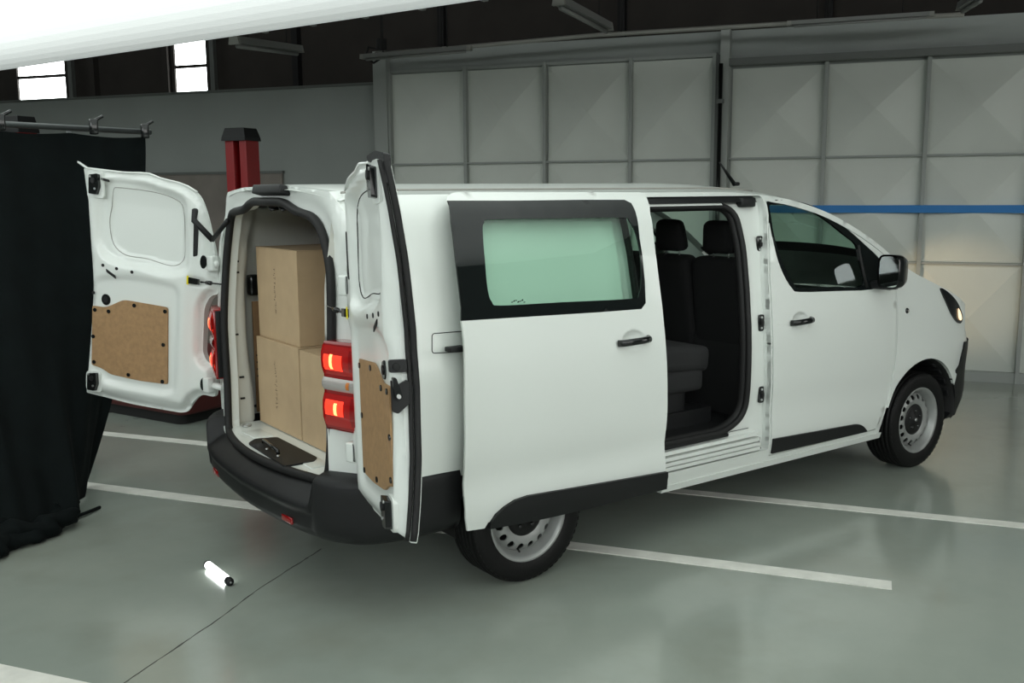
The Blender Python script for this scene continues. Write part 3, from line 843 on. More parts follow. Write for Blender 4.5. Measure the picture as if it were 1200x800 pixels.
obj('cowl', *top_surface(3.0, 3.12, 3, crown, yfrac=(-.94, .94)), 'plastic', van)
bon = obj('bonnet', *top_surface(3.12, 3.80, 14, crown), 'paint', van)
# antenna
ab = at_y((861, 217), 0.0); at = at_y((843, 190), 0.0)
obj('antenna', *tube([(ab[0], 0, 1.90), (at[0], 0, at[2])], .008, seg=8, rfun=lambda t: .010*(1-t)+.005), 'plastic', van)
obj('antenna_base', *rbox((ab[0]+.01, 0, 1.905), (.05, .035, .025), .010), 'plastic', van)

# ---- nose: loft round the plan curve from the wing to the centre line
def nose_ring(z, n=26, shrink=0.0):
    ts = []
    for a in np.linspace(0, 1, n):
        th = a*math.pi/2
        # superellipse n=3 param, start where x=3.76
        ts.append(th)
    out = []
    Y0 = float(prof(min(z, 1.3)))
    th0 = math.asin(((3.76-3.45)/.765)**1.5)
    for a in np.linspace(th0, math.pi/2, n):
        x = 3.45+.765*math.sin(a)**(2/3)*1.0; y = Y0*max(0, math.cos(a))**(2/3)
        k = 1-shrink
        out.append((3.45+(x-3.45)*k, y, z))
    return out
def nose(z0, z1, nz, m, name, shr, off=0.0):
    V, Fc = [], []
    for i in range(nz+1):
        z = z0+(z1-z0)*i/nz
        R = nose_ring(z, shrink=shr(z)); full = [(p[0]+off, -p[1]-off*.6, p[2]) for p in R]+[(p[0]+off, p[1]+off*.6, p[2]) for p in R[::-1][1:]]
        V += full; n = len(full)
    for i in range(nz):
        for j in range(n-1): Fc.append((i*n+j, i*n+j+1, (i+1)*n+j+1, (i+1)*n+j))
    return obj(name, V, Fc, m, van)
nose(.80, 1.09, 6, 'paint', 'front_panel', lambda z: .42*max(0, (z-.78)/.31)**1.5)
fb = nose(.26, .81, 9, 'plastic', 'front_bumper', lambda z: .02+.10*max(0, (.42-z)/.16)**2, off=.012)
bs = [(3.64, .62), (3.72, .66), (3.775, .81), (3.80, .81), (3.80, .28), (3.62, .28)]+[(p[0], p[1]) for p in arch(WB, ARCH, math.radians(0), math.radians(38), 8)]
obj('bumper_corner', *panel(bs, [], .05, side_map(.012), side_map(-.03)), 'plastic', fb)
obj('bumper_corner', *panel(bs, [], .05, side_map(.012, 1), side_map(-.03, 1)), 'plastic', fb)

# ---- headlamps
def headlamp(sg):
    pol = spline([(3.44, 1.205), (3.54, 1.165), (3.64, 1.09), (3.70, 1.01), (3.70, .965), (3.65, .955), (3.57, 1.01), (3.50, 1.10)], 5)
    h = obj('headlamp', *panel(pol, [], .03, side_map(.012, sg), side_map(-.01, sg)), 'gloss', van)
    inner = spline([(3.625, 1.06), (3.66, 1.03), (3.68, .985), (3.655, .975), (3.625, 1.0)], 4)
    obj('lit_reflector', *panel(inner, [], .03, side_map(.018, sg)), 'hlens', h)
    ld = bpy.data.lights.new('headlamp_beam', 'SPOT'); ld.energy = HEADLAMP_W; ld.color = (1.0, .74, .46)
    ld.spot_size = math.radians(36); ld.spot_blend = .75; ld.shadow_soft_size = .04
    lo = bpy.data.objects.new('headlamp_beam', ld); link(lo, van, (4.26, sg*.66, .95))
    lo.rotation_euler = (0, -math.pi/2+.05, 0)
    return h
headlamp(-1); headlamp(1)

# ---- front door
fdoor_relief = None
fd_glass_out = px_poly([(898, 240), (902, 235), (915, 234), (935, 236), (955, 242), (975, 254), (995, 270), (1013, 286), (1028, 300), (1037, 314), (1036, 330), (1022, 339), (980, 341), (937, 342), (928, 338), (918, 322), (909, 297), (902, 265)])
fd_glass_out = spline(fd_glass_out, 3)
fd_glass_in = spline(px_poly([(902, 243), (908, 240), (930, 241), (950, 247), (970, 259), (990, 275), (1004, 287), (1008, 305), (1013, 334), (980, 336), (940, 338), (931, 333), (922, 318), (912, 293), (906, 268)]), 3)
def dimple(cx, cz):
    def g(P):
        d = ((P[:, 0]-cx)/.072)**2+((P[:, 1]-cz)/.046)**2
        return -.022*np.clip(1-d, 0, 1)**.7
    ex = [(cx+.085*a, cz+.058*b) for a in np.linspace(-1, 1, 23) for b in np.linspace(-1, 1, 17)]
    return g, ex
fhx, fhz = onside((937, 376)); fh_rel, fh_ex = dimple(fhx+.01, fhz+.004)
fdoor = obj('front_door', *panel(fd_out, [fd_glass_out], .042, side_map(.002, -1, fh_rel), side_map(-.03), extra=fh_ex), 'paint', van)
obj('window_border', *panel(fd_glass_out, [fd_glass_in], .03, side_map(-.002), side_map(-.02)), 'frit', fdoor)
obj('window_pane', *panel(grow(fd_glass_in, .01), [], .08, side_map(-.012)), 'glass_dark', fdoor)
wp_ = px_poly([(1006, 287), (1008, 300), (1012, 320), (1016, 337)])
obj('window_post', *tube([(x, -float(Yside(x, z))-.000, z) for x, z in wp_], .010, seg=6), 'rubber', fdoor)
tr = px_poly([(904, 532), (904, 514), (940, 508), (998, 497), (1008, 499), (1014, 510)])
trp = rpoly([(1.762, .345, .005), (1.755, .437, .005), (2.60, .405, .06), (2.70, .335, .02)], .01)
obj('side_trim', *panel(trp, [], .05, side_map(.014), side_map(-.004)), 'plastic', fdoor, bevel=.004)
def door_handle(x, z, off, parent, L=.17):
    y = -float(Yside(x, z))-off
    path = [(x-L/2, y-.004, z-.004), (x-L/2+.015, y-.030, z-.002), (x-L/4, y-.040, z), (x+L/4, y-.040, z+.002), (x+L/2-.012, y-.034, z+.003), (x+L/2, y-.012, z+.004)]
    V, Fc = tube(path, .014, seg=10)
    V = [(v[0], v[1], z+(v[2]-z)*1.25) for v in V]
    obj('door_handle', V, Fc, 'gloss', parent)
hx, hz = onside((937, 376)); door_handle(hx, hz, .002, fdoor)
# side repeater
rx, rz = onside((1063, 364)); ry = -float(Yside(rx, rz))
rep = obj('side_repeater', *lathe([(-.012, 0.0), (-.010, .010), (-.004, .017), (.002, .019)], (rx, ry, rz), seg=16), 'gloss', van)
obj('repeater_lens', *lathe([(-.014, 0.0), (-.0125, .008)], (rx, ry, rz), seg=12), 'clearlens', rep)

# ---- mirror
def mirror(sg):
    mc = at_y((1046, 318), -1.045); cx, cz = mc[0], mc[2]; cy = sg*1.045
    V, Fc = [], []
    # housing: rounded rectangular bowl open to the rear
    secs = [(-.05, .98), (-.045, 1.0), (0.02, .98), (.07, .80), (.095, .45), (.10, .05)]
    n = 28
    def rr(t, k):
        c, s = math.cos(t), math.sin(t); e = .45
        return (.074*k*math.copysign(abs(c)**e, c), .105*k*math.copysign(abs(s)**e, s))
    for dx, k in secs:
        for i in range(n):
            a, b = rr(2*math.pi*i/n, k); V.append((cx+dx, cy+a, cz+b))
    for i in range(len(secs)-1):
        for j in range(n): Fc.append((i*n+j, i*n+(j+1) % n, (i+1)*n+(j+1) % n, (i+1)*n+j))
    Fc.append(tuple(range((len(secs)-1)*n, len(secs)*n)))
    mh = obj('side_mirror', V, Fc, 'gloss', van)
    V = []
    for i in range(n):
        a, b = rr(2*math.pi*i/n, .90); V.append((cx-.040, cy+a, cz+b))
    obj('mirror_glass', V, [tuple(range(n))], 'mirror', mh, smooth=False)
    yb = sg*float(Yside(cx, cz-.06))
    obj('mirror_arm', *rbox((cx+.02, (cy+yb)/2-sg*.02, cz-.09), (.09, abs(cy-yb)+.06, .05), .015), 'plastic', mh)
mirror(-1); mirror(1)

# ---- sliding-door opening: recessed jamb, seal, track, fittings, sill
JD = -.055
jamb_in = rpoly([(.74, .53, .10), (1.40, .525, .12), (1.56, .60, .14), (1.565, 1.10, .2), (1.605, 1.55, .15), (1.60, 1.775, .12), (.74, 1.775, .08)], .1, seg=7)
jamb = obj('door_jamb', *panel(grow(hole, .012), [jamb_in], .04, side_map(JD), side_map(JD-.03)), 'paint', van)
rimv = resample(hole, .06)
V, Fc = [], []
n = len(rimv); A_ = side_map(0)(rimv); B_ = side_map(JD)(rimv)
V = list(A_)+list(B_); Fc = [(i, (i+1) % n, n+(i+1) % n, n+i) for i in range(n)]
obj('jamb_return', V, Fc, 'paint', jamb)
sp = side_map(JD+.012)(resample(jamb_in, .03)); obj('door_seal', *tube(sp, .017, closed=True, seg=8), 'rubber', jamb)
sp2 = side_map(JD-.022)(resample(jamb_in, .03)); obj('opening_trim', *tube(sp2, .026, closed=True, seg=8), 'rubber', jamb)
def strip(x0, x1, z0, z1, o0, o1, m, name, parent, bev=.003):
    pol = [(x0, z0), (x1, z0), (x1, z1), (x0, z1)]
    return obj(name, *panel(pol, [], .06, side_map(o1), side_map(o0)), m, parent, bevel=bev)
strip(.66, 1.79, 1.795, 1.828, JD, -.012, 'plastic', 'upper_track', jamb)
trk = strip(.66, 1.50, 1.782, 1.797, JD, -.022, 'paint', 'track_cover', jamb)
ex, ez = onside((866, 237), JD); obj('track_end', *rbox((ex+.03, -float(Yside(ex, ez))+.03, ez), (.12, .05, .055), .012), 'plastic', jamb)
for q in ((889, 286), (891, 378), (891, 462)):
    x, z = onside(q, JD); y = -float(Yside(x, z))-JD
    pl = obj('striker_plate', *rbox((x, y-.004, z), (.042, .014, .095), .012), 'gloss', jamb)
    for dz in (-.03, .03): obj('plate_screw', *lathe([(-.006, 0), (-.005, .006), (0, .008)], (x, y-.010, z+dz), seg=10), 'metal', jamb)
    obj('striker_pin', *rbox((x, y-.014, z), (.016, .02, .026), .004), 'rubber', jamb)
for z, o in ((.395, .000), (.420, -.006), (.447, -.012), (.478, -.022)):
    strip(.62, 1.66, z-.010, z+.010, JD-.005, o, 'paint', 'sill_tread', jamb, .002)
strip(1.60, 1.685, .40, .45, JD-.002, -.030, 'dark', 'lower_track_end', jamb)
obj('sill_tread_plate', *rbox((1.02, -.83, .505), (.80, .16, .02), .004), 'plastic', jamb)
obj('lower_sill', *panel([(.90, .262), (2.87, .262), (2.87, .30), (.90, .30)], [], .08, side_map(.008), side_map(-.05)), 'paint', van, bevel=.006)

# ---- sliding door, slid back and standing proud of the side
SO = .10
sd_left = [onside(q, SO) for q in ((526, 230), (529, 260), (535, 310), (541, 360), (544, 400), (545, 470), (545, 540), (546, 608))]
sd_right = [onside(q, SO) for q in ((780, 553), (781, 500), (782, 440), (780, 400), (775, 350), (768, 295), (762, 250), (758, 232))]
sd_lb = onside((548, 622), SO); sd_lb2 = onside((568, 619), SO); sd_rb = onside((779, 566), SO)
wt = onside((525, 235), SO); wb_ = onside((541, 376), SO)
win_out = px_poly([(525, 235), (600, 235), (680, 234), (732, 234), (740, 238), (745, 248), (750, 280), (756, 330), (757, 355), (752, 362), (700, 366), (620, 371), (541, 376)], SO)
lft_top = [p for p in sd_left if p[1] > wt[1]+.004]; lft_bot = [p for p in sd_left if p[1] < wb_[1]-.004]
outline = lft_top+[wt]+win_out[1:-1]+[wb_]+lft_bot+[sd_lb, sd_lb2]+[onside((572, 612), SO), onside((700, 585), SO), sd_rb]+sd_right+[onside(q, SO) for q in ((755, 227), (749, 225), (700, 225), (640, 225), (580, 225), (536, 225), (530, 226), (527, 228))]
def sd_relief(P):
    z = P[:, 1]
    return -.010*np.exp(-((z-.57)/.07)**2)
shx, shz = onside((741, 399), SO); sh_rel, sh_ex = dimple(shx+.012, shz+.004)
sdoor = obj('sliding_door', *panel(outline, [], .042, side_map(SO, -1, lambda P: sd_relief(P)+sh_rel(P)), side_map(SO-.012, -1, lambda P: sd_relief(P)+sh_rel(P)), extra=sh_ex), 'paint', van)
obj('inner_panel', *panel([(-.36, .42), (.74, .40), (.72, 1.22), (-.36, 1.25)], [], .08, side_map(SO-.03), side_map(SO-.055)), 'plastic', sdoor)
clear = spline(px_poly([(566, 270), (568, 261), (576, 257), (650, 256), (728, 255), (738, 259), (746, 275), (751, 300), (752, 330), (749, 345), (740, 350), (660, 354), (588, 358), (577, 354), (572, 340), (569, 310)], SO), 3)
fr_out = [wt]+win_out[1:-1]+[wb_]+[p for p in sd_left if wb_[1]+.004 < p[1] < wt[1]-.004][::-1]
obj('window_border', *panel(fr_out, [clear], .03, side_map(SO-.002), side_map(SO-.010)), 'frit', sdoor)
obj('window_pane', *panel(grow(clear, .012), [], .08, side_map(SO-.006)), 'glass', sdoor)
# etched marks on the pane, too small to read
for k in range(7):
    x, z = onside((599+k*2.4, 354.5-(k % 3)), SO)
    obj('etched_mark', *panel([(x, z), (x+.010, z), (x+.010, z+.004+.004*(k % 2)), (x, z+.003)], [], .02, side_map(SO+.0005)), 'frit', sdoor)
clad = [onside(q, SO) for q in ((572, 619), (574, 611), (580, 602), (590, 593), (603, 585), (618, 580), (700, 566), (780, 552), (779, 572), (700, 592), (640, 606))]
def clad_map(P):
    z = P[:, 1]; y = Yside(P[:, 0], z)+SO+.016+.006*np.exp(-((z-.42)/.02)**2)
    return np.stack([P[:, 0], -y, z], 1)
obj('side_cladding', *panel(clad, [], .03, clad_map, side_map(SO-.01)), 'plastic', sdoor, bevel=.005)
hx, hz = onside((741, 399), SO); door_handle(hx, hz, SO, sdoor, .19)
# inner door trim keeps the door solid when seen through the opening
ax_, az_ = onside((536, 409), .05)
obj('track_arm', *rbox((ax_, -float(Yside(ax_, az_))-.035, az_), (.085, .05, .022), .006), 'plastic', sdoor)

# ---- fuel flap with its seam
ff = rpoly([onside(q) for q in ((507, 391), (545, 388), (545, 412), (507, 414))], .015)
obj('fuel_flap', *panel(grow(ff, -.004), [], .02, side_map(.0008, -1, stamp), side_map(-.004, -1, stamp)), 'paint', van, bevel=.002)
obj('flap_seam', *tube(side_map(.0005, -1, stamp)(resample(ff, .02)), .0022, closed=True, seg=5), 'dark', van)

# ---- wheels
def wheel(cx, sg, first=None):
    cy = sg*.925
    root = part_empty('wheel', (cx, sg*.83, AX), van)
    def L(a, r): return (sg*a, r)
    tp = [(-.205, .215), (-.213, .25), (-.210, .29), (-.195, .317), (-.175, .325)]
    tread = []
    for k in range(5):
        a0 = -.172+k*.032
        tread += [(a0, .327), (a0+.024, .327), (a0+.0255, .319), (a0+.0305, .319)]
    tp += tread+[(-.012, .325), (.004, .315), (.014, .288), (.016, .255), (.010, .232), (.002, .219)]
    obj('tyre', *lathe([L(a, r) for a, r in tp], (cx, cy, AX), seg=64), 'tyre', root)
    # shoulder blocks
    V, Fc = [], []
    for k in range(56):
        th = 2*math.pi*k/56; c, s = math.cos(th), math.sin(th)
        for a0, a1 in ((-.196, -.176), (-.008, .006)):
            i = len(V)
            for r in (.306, .3215):
                for a in (a0, a1):
                    for w in (-.010, .010):
                        rr_ = r-(.006 if (a == a0 and a0 < -.1) or (a == a1 and a0 > -.1) else 0)
                        V.append((cx+rr_*c-w*s, cy+sg*a, AX+rr_*s+w*c))
            Fc += [(i, i+1, i+3, i+2), (i+4, i+6, i+7, i+5), (i, i+4, i+5, i+1), (i+2, i+3, i+7, i+6), (i, i+2, i+6, i+4), (i+1, i+5, i+7, i+3)]
    tb = obj('tread_block', V, Fc, 'tyre', root, smooth=False); tb['kind'] = 'stuff'
    obj('rim_barrel', *lathe([L(-.19, .205), L(-.18, .19), L(-.07, .181), L(-.062, .180)], (cx, cy, AX), seg=40), 'hub', root)  # barrel inside coloured dark to put shade behind the disc holes
    rim = [(-.062, .180), (-.050, .180), (-.030, .190), (-.010, .199), (-.004, .203), (.004, .213), (.008, .222), (.003, .226), (-.004, .222)]
    obj('rim', *lathe([L(a, r) for a, r in rim], (cx, cy, AX), seg=56), 'steel', root)
    circ = lambda r, n: [(r*math.cos(t), r*math.sin(t)) for t in np.linspace(0, 2*math.pi, n, endpoint=False)]
    holes = []
    for k in range(16):
        a = 2*math.pi*(k+.5)/16; hx_, hz_ = .155*math.cos(a), .155*math.sin(a)
        holes.append([(hx_+.0175*math.cos(t), hz_+.0175*math.sin(t)) for t in np.linspace(0, 2*math.pi, 10, endpoint=False)])
    def dish(P, o=0.0):
        r = np.hypot(P[:, 0], P[:, 1])
        a = np.interp(r, [0, .090, .105, .130, .155, .175, .190], [-.040, -.040, -.030, -.016, -.022, -.040, -.058])
        return np.stack([cx+P[:, 0], cy+sg*(a+o), AX+P[:, 1]], 1)
    obj('wheel_disc', *panel(circ(.190, 40), holes, .022, lambda P: dish(P), lambda P: dish(P, -.008)), 'steel', root)
    hubp = [(-.012, 0), (-.012, .028), (-.020, .032), (-.022, .085), (-.030, .105), (-.045, .108)]
    obj('hub_cap', *lathe([L(a, r) for a, r in hubp], (cx, cy, AX), seg=32), 'hub', root)
    obj('hub_emblem', *lathe([L(-.009, 0), L(-.009, .012), L(-.013, .014)], (cx, cy, AX), seg=6), 'metal', root)
    for k in range(5):
        a = 2*math.pi*k/5+.3
        obj('wheel_bolt', *lathe([L(-.012, 0), L(-.012, .009), L(-.024, .011)], (cx+.060*math.cos(a), cy, AX+.060*math.sin(a)), seg=6), 'gloss', root)
    a = math.radians(-105)
    obj('tyre_valve', *tube([(cx+.165*math.cos(a), cy-sg*.04, AX+.165*math.sin(a)), (cx+.178*math.cos(a), cy-sg*.01, AX+.178*math.sin(a))], .005, seg=6), 'rubber', root)
    obj('wheel_back', *lathe([L(-.20, .205), L(-.19, .02), L(-.10, .02), L(-.10, .17)], (cx, cy, AX), seg=24), 'dark', root)
for cx in (0, WB):
    for sg in (-1, 1): wheel(cx, sg)

# underbody
ub = obj('underbody', *rbox((1.45, 0, .36), (4.5, 1.06, .16), .03), 'dark', van)
for y0 in (-.70, .70):
    obj('sill_underside', *rbox((1.65, y0, .33), (2.35, .40, .10), .02), 'dark', ub)
obj('axle', *tube([(0, -.6, .30), (0, .6, .30)], .05, seg=10), 'dark', ub)
obj('exhaust', *tube([(1.2, .35, .24), (-.3, .35, .24), (-.75, .45, .26)], .04, seg=10), 'dark', ub)

# ================================================================== rear end
def Xrear(y, z):
    y = np.abs(np.asarray(y, float)); z = np.asarray(z, float)
    return -.948+.045*(y/.63)**2+.10*np.clip(z-1.15, 0, None)**1.25+.50*np.clip(y-.66, 0, None)-.062*np.clip(1-(y/.66)**2, 0, 1)*sstep(.90, .60, z)
def rear_map(off=0.0):
    return lambda P: np.stack([Xrear(P[:, 0], P[:, 1])+off, P[:, 0], P[:, 1]], 1)
def halfw(z): return float(Yside(-.88, z))-.004
rf = [(-halfw(z), z) for z in np.linspace(.58, 1.84, 12)]+[(-.62, 1.872), (-.3, 1.895), (0, 1.90), (.3, 1.895), (.62, 1.872)]+[(halfw(z), z) for z in np.linspace(1.84, .58, 12)]
op_pts = [(-.63, .588, .07), (.60, .588, .07), (.625, .80, .2), (.640, 1.20, .3), (.615, 1.55, .2), (.555, 1.765, .06), (.30, 1.785, .08), (.20, 1.825, .08), (-.20, 1.825, .08), (-.32, 1.785, .08), (-.53, 1.755, .16), (-.655, 1.55, .2), (-.675, 1.20, .3), (-.660, .80, .2)]
opening = rpoly(op_pts, .08, 6)
def rear_relief(P):
    d = sdf(opening, P)
    return Xrear(P[:, 0], P[:, 1]) - .0*d
def rmap(off=0.0):
    def f(P):
        d = sdf(opening, P)
        x = Xrear(P[:, 0], P[:, 1])+off+.028*sstep(.10, .05, d)
        return np.stack([x, P[:, 0], P[:, 1]], 1)
    return f
rframe = obj('rear_frame', *panel(rf, [opening], .035, rmap(0), rmap(.045)), 'paint', van)
sp = rear_map(.012)(resample(opening, .03)); obj('opening_seal', *tube(sp, .021, closed=True, seg=8), 'rubber', rframe)
# striker cover on the roof edge, lamp pair under it
obj('striker_cover', *rbox((-.872, -.06, 1.880), (.06, .34, .045), .008, ry=.25), 'plastic', rframe)
for y in (-.03, .10):
    obj('striker_hook', *tube([(-.80, y, 1.818), (-.83, y-.015, 1.800), (-.835, y-.06, 1.785), (-.80, y-.065, 1.79)], .007, seg=6), 'gloss', rframe)

# bumper
def bumper():
    plan = [(-.40, -.952), (-.55, -.955), (-.70, -.950), (-.82, -.920), (-.91, -.855), (-.975, -.75), (-1.02, -.61), (-1.05, -.45), (-1.072, -.2), (-1.08, 0)]
    plan = [tuple(p) for p in resample(np.array(spline(plan, 6, closed=False)), .018, closed=False)]
    plan = plan+[(x, -y) for x, y in plan[::-1][1:]]
    n = len(plan); V, Fc = [], []
    for i, (x, y) in enumerate(plan):
        a = np.array(plan[max(i-1, 0)]); b = np.array(plan[min(i+1, n-1)]); t = (b-a)/np.linalg.norm(b-a); o = np.array([-t[1], t[0]])
        if o@np.array([x-.6, y]) < 0: o = -o
        k = float(sstep(.650, .690, abs(y)))
        s0 = [(-.13, .582), (-.06, .552), (-.015, .514), (0, .500), (.003, .488), (-.004, .470), (-.016, .462), (-.020, .445), (-.014, .40), (-.03, .37), (-.05, .350), (-.10, .342)]
        s1 = [(-.165, .65), (-.06, .652), (-.02, .642), (-.004, .628), (.002, .61), (0, .56), (0, .50), (-.003, .45), (-.008, .40), (-.022, .37), (-.045, .350), (-.10, .342)]
        sec = [(a0*(1-k)+a1*k, b0*(1-k)+b1*k) for (a0, b0), (a1, b1) in zip(s0, s1)]
        for d, z in sec: p = np.array([x, y])+o*d; V.append((p[0], p[1], z))
        m = len(sec)
    for i in range(n-1):
        for j in range(m-1): Fc.append((i*m+j, i*m+j+1, (i+1)*m+j+1, (i+1)*m+j))
    b = obj('rear_bumper', V, Fc, 'plastic', van)
    for sg in (-1, 1):
        obj('rear_reflector', *rbox((-1.030, sg*.47, .400), (.012, .10, .030), .005, rz=-sg*.06), 'reddark', b)
    return b
bump = bumper()
_ys = np.linspace(-.60, .60, 17)
sill_out = [(float(Xrear(y, .6))+.022, y) for y in _ys]+[(-.88, .60), (-.88, -.60)]
obj('sill_floor', *panel(sill_out, [], .06, lambda P: np.stack([P[:, 0], P[:, 1], np.full(len(P), .6028)], 1), lambda P: np.stack([P[:, 0], P[:, 1], np.full(len(P), .57)], 1)), 'paint', van)

# tail lamps
def tail_lamp(sg):
    plan = spline([(-.85, .690), (-.918, .692), (-.928, .702), (-.919, .74), (-.900, .81), (-.876, .88), (-.850, .932), (-.80, .955)], 4, closed=False)
    def band(z0, z1, m, name, parent, off=0.0, i0=0, i1=None, nz=4, bul=.012):
        pl = plan[i0:i1]; V, Fc = [], []; n = len(pl)
        for i in range(nz+1):
            z = z0+.018+(z1-z0)*i/nz; b = off+bul*math.sin(math.pi*i/nz)**.5
            for p in pl: V.append((p[0]-b, sg*(p[1]+b*.3), z))
        for i in range(nz):
            for j in range(n-1): Fc.append((i*n+j, i*n+j+1, (i+1)*n+j+1, (i+1)*n+j))
        return obj(name, V, Fc, m, parent)
    # housing
    V = []; Fc = []
    base = [(-.80, .690)]+[tuple(p) for p in plan]+[(-.76, .92)]; n = len(base)
    for z, k in ((.856, .97), (.870, 1.0), (1.223, 1.0), (1.238, .96)):
        for p in base: V.append((-.86+(p[0]+.86)*k, sg*(.79+(p[1]-.79)*k), z))
    for i in range(3):
        for j in range(n): Fc.append((i*n+j, i*n+(j+1) % n, (i+1)*n+(j+1) % n, (i+1)*n+j))
    Fc += [tuple(range(3*n, 4*n)), tuple(range(n))[::-1]]
    h = obj('tail_lamp', V, Fc, 'reddark' if sg < 0 else 'reddark', van)
    obj('lamp_side_cover', *rbox((-.868, sg*.686, 1.048), (.10, .012, .37), .004), 'plastic', h)
    band(1.080, 1.205, 'red', 'upper_lens', h, .002, 6)
    band(1.010, 1.065, 'clearlens', 'reverse_lens', h, .002, 6)
    band(.855, .995, 'red', 'lower_lens', h, .002, 6)
    band(1.092, 1.185, 'redglow', 'lit_element', h, .005, 10, 18)
    band(.885, .980, 'redglow', 'lit_element', h, .005, 10, 18)
    band(1.100, 1.178, 'redhot', 'bulb_streak', h, .008, 13, 15)
    band(.895, .970, 'redhot', 'bulb_streak', h, .008, 14, 16)
    band(1.088, 1.198, 'reddark', 'dark_lens', h, .004, 19)
    band(.862, .988, 'reddark', 'dark_lens', h, .004, 19)
    band(1.016, 1.060, 'amber', 'indicator_bulb', h, .005, 18, 20)
    return h
tail_lamp(-1); tail_lamp(1)
# right corner pieces below and beside the lamp
for sg in (-1, 1):
    obj('corner_panel', *panel([(sg*.665, .60), (sg*.88, .60), (sg*.885, .84), (sg*.665, .84)], [], .05, rear_map(-.012), rear_map(.02)), 'paint', van, bevel=.004)

# ---- rear doors -------------------------------------------------------
DP = dict(al=0.0992, be=0.0290, tl=math.radians(140.0755), tr=math.radians(164.191), z0=.604, hx=-.909, hy=.917, lean=.184)
DW, DH = .853, 1.271
def door_pt(side):
    a = Vector((math.sin(DP['al']), -side*math.sin(DP['be']), 1.0)).normalized()
    th = DP['tl'] if side > 0 else DP['tr']
    R = np.array(Matrix.Rotation(-side*th, 3, a))
    h = np.array([DP['hx'], side*DP['hy'], DP['z0']])
    e = np.array([math.sin(DP['lean']), 0, math.cos(DP['lean'])])
    def f(u, v, n):
        u, v, n = np.broadcast_arrays(np.asarray(u, float), np.asarray(v, float), np.asarray(n, float))
        c = np.stack([-n, -side*u, np.zeros_like(u)], -1)+v[..., None]*e
        return c@R.T+h
    return f
def n_out(v):   # outer skin depth behind the reference plane
    return np.interp(v, [-.02, .04, .15, .30, .55, .75, .98, 1.14, 1.27, 1.34], [.045, .060, .075, .090, .098, .092, .070, .045, .020, .005])
d_out = rpoly([(.835, .005, .01), (.80, .45, .3), (.790, .68, .3), (.812, .90, .3), (.836, 1.20, .1), (.838, 1.322, .012), (.56, 1.324, .05), (.46, 1.334, .03), (.40, 1.334, .03), (.345, 1.316, .05), (.20, 1.302, .08), (.105, 1.26, .06), (.066, 1.154, .1), (.0, .83, .05), (-.012, .715, .03), (.04, .70, .05), (.078, .63, .06), (.078, .36, .06), (.045, .31, .03), (-.012, .295, .03), (-.014, .112, .03), (.085, .118, .04), (.13, .06, .03), (.155, .0, .04), (.20, -.015, .03), (.53, -.016, .05)], .03, 5)
win_p = spline([(.657, 1.221), (.607, 1.238), (.389, 1.236), (.262, 1.212), (.212, 1.165), (.196, 1.0), (.20, .885), (.275, .838), (.435, .858), (.573, .862), (.655, .916), (.682, 1.035), (.668, 1.13)], 4)
win_o = spline([(.72, 1.262), (.553, 1.288), (.335, 1.262), (.19, 1.215), (.166, 1.10), (.150, .90), (.170, .81), (.30, .782), (.45, .80), (.58, .80), (.72, .86), (.755, 1.03), (.745, 1.17)], 4)
mid_p = spline([(.74, .70), (.55, .742), (.28, .735), (.215, .70), (.205, .60), (.21, .20), (.24, .10), (.45, .085), (.66, .095), (.70, .12), (.77, .14), (.785, .40), (.77, .60)], 4)
shelf_p = spline([(.72, .80), (.45, .81), (.20, .80), (.20, .745), (.45, .75), (.72, .72)], 4)
board_p = rpoly([(.768, .54, .012), (.675, .542, .03), (.560, .603, .03), (.275, .598, .018), (.264, .148, .016), (.447, .140, .03), (.640, .148, .02), (.705, .178, .03), (.770, .186, .015)], .015, 4)
clip_p = [(.749, .517), (.658, .52), (.49, .578), (.29, .571), (.759, .358), (.296, .376), (.752, .206), (.521, .164), (.296, .159)]
hinge_r = rpoly([(.03, .79, .02), (.15, .79, .03), (.155, .74, .02), (.03, .745, .02)], .02)
def n_in(P):
    u, v = P[:, 0], P[:, 1]
    n = np.full(len(P), -.018)
    n = n+.036*sstep(.012, -.028, sdf(win_o, P))          # window recess, first step
    n = n+.012*sstep(.004, -.008, sdf(win_p, P))          # flat blank in the recess
    n = n+.016*sstep(.015, -.025, sdf(mid_p, P))          # board bed
    edge = sdf(d_out, P)
    n = n+.050*sstep(-.040, -.006, edge)                  # flange falls away at the rim
    n = n+.014*sstep(.17, .12, u)*sstep(.03, .10, v)      # hinge side lower
    n = n+.018*sstep(.005, -.02, sdf(hinge_r, P))
    n = n+.02*sstep(.06, .03, v)*sstep(.75, .70, u)
    return np.minimum(n, n_out(v)-.012)
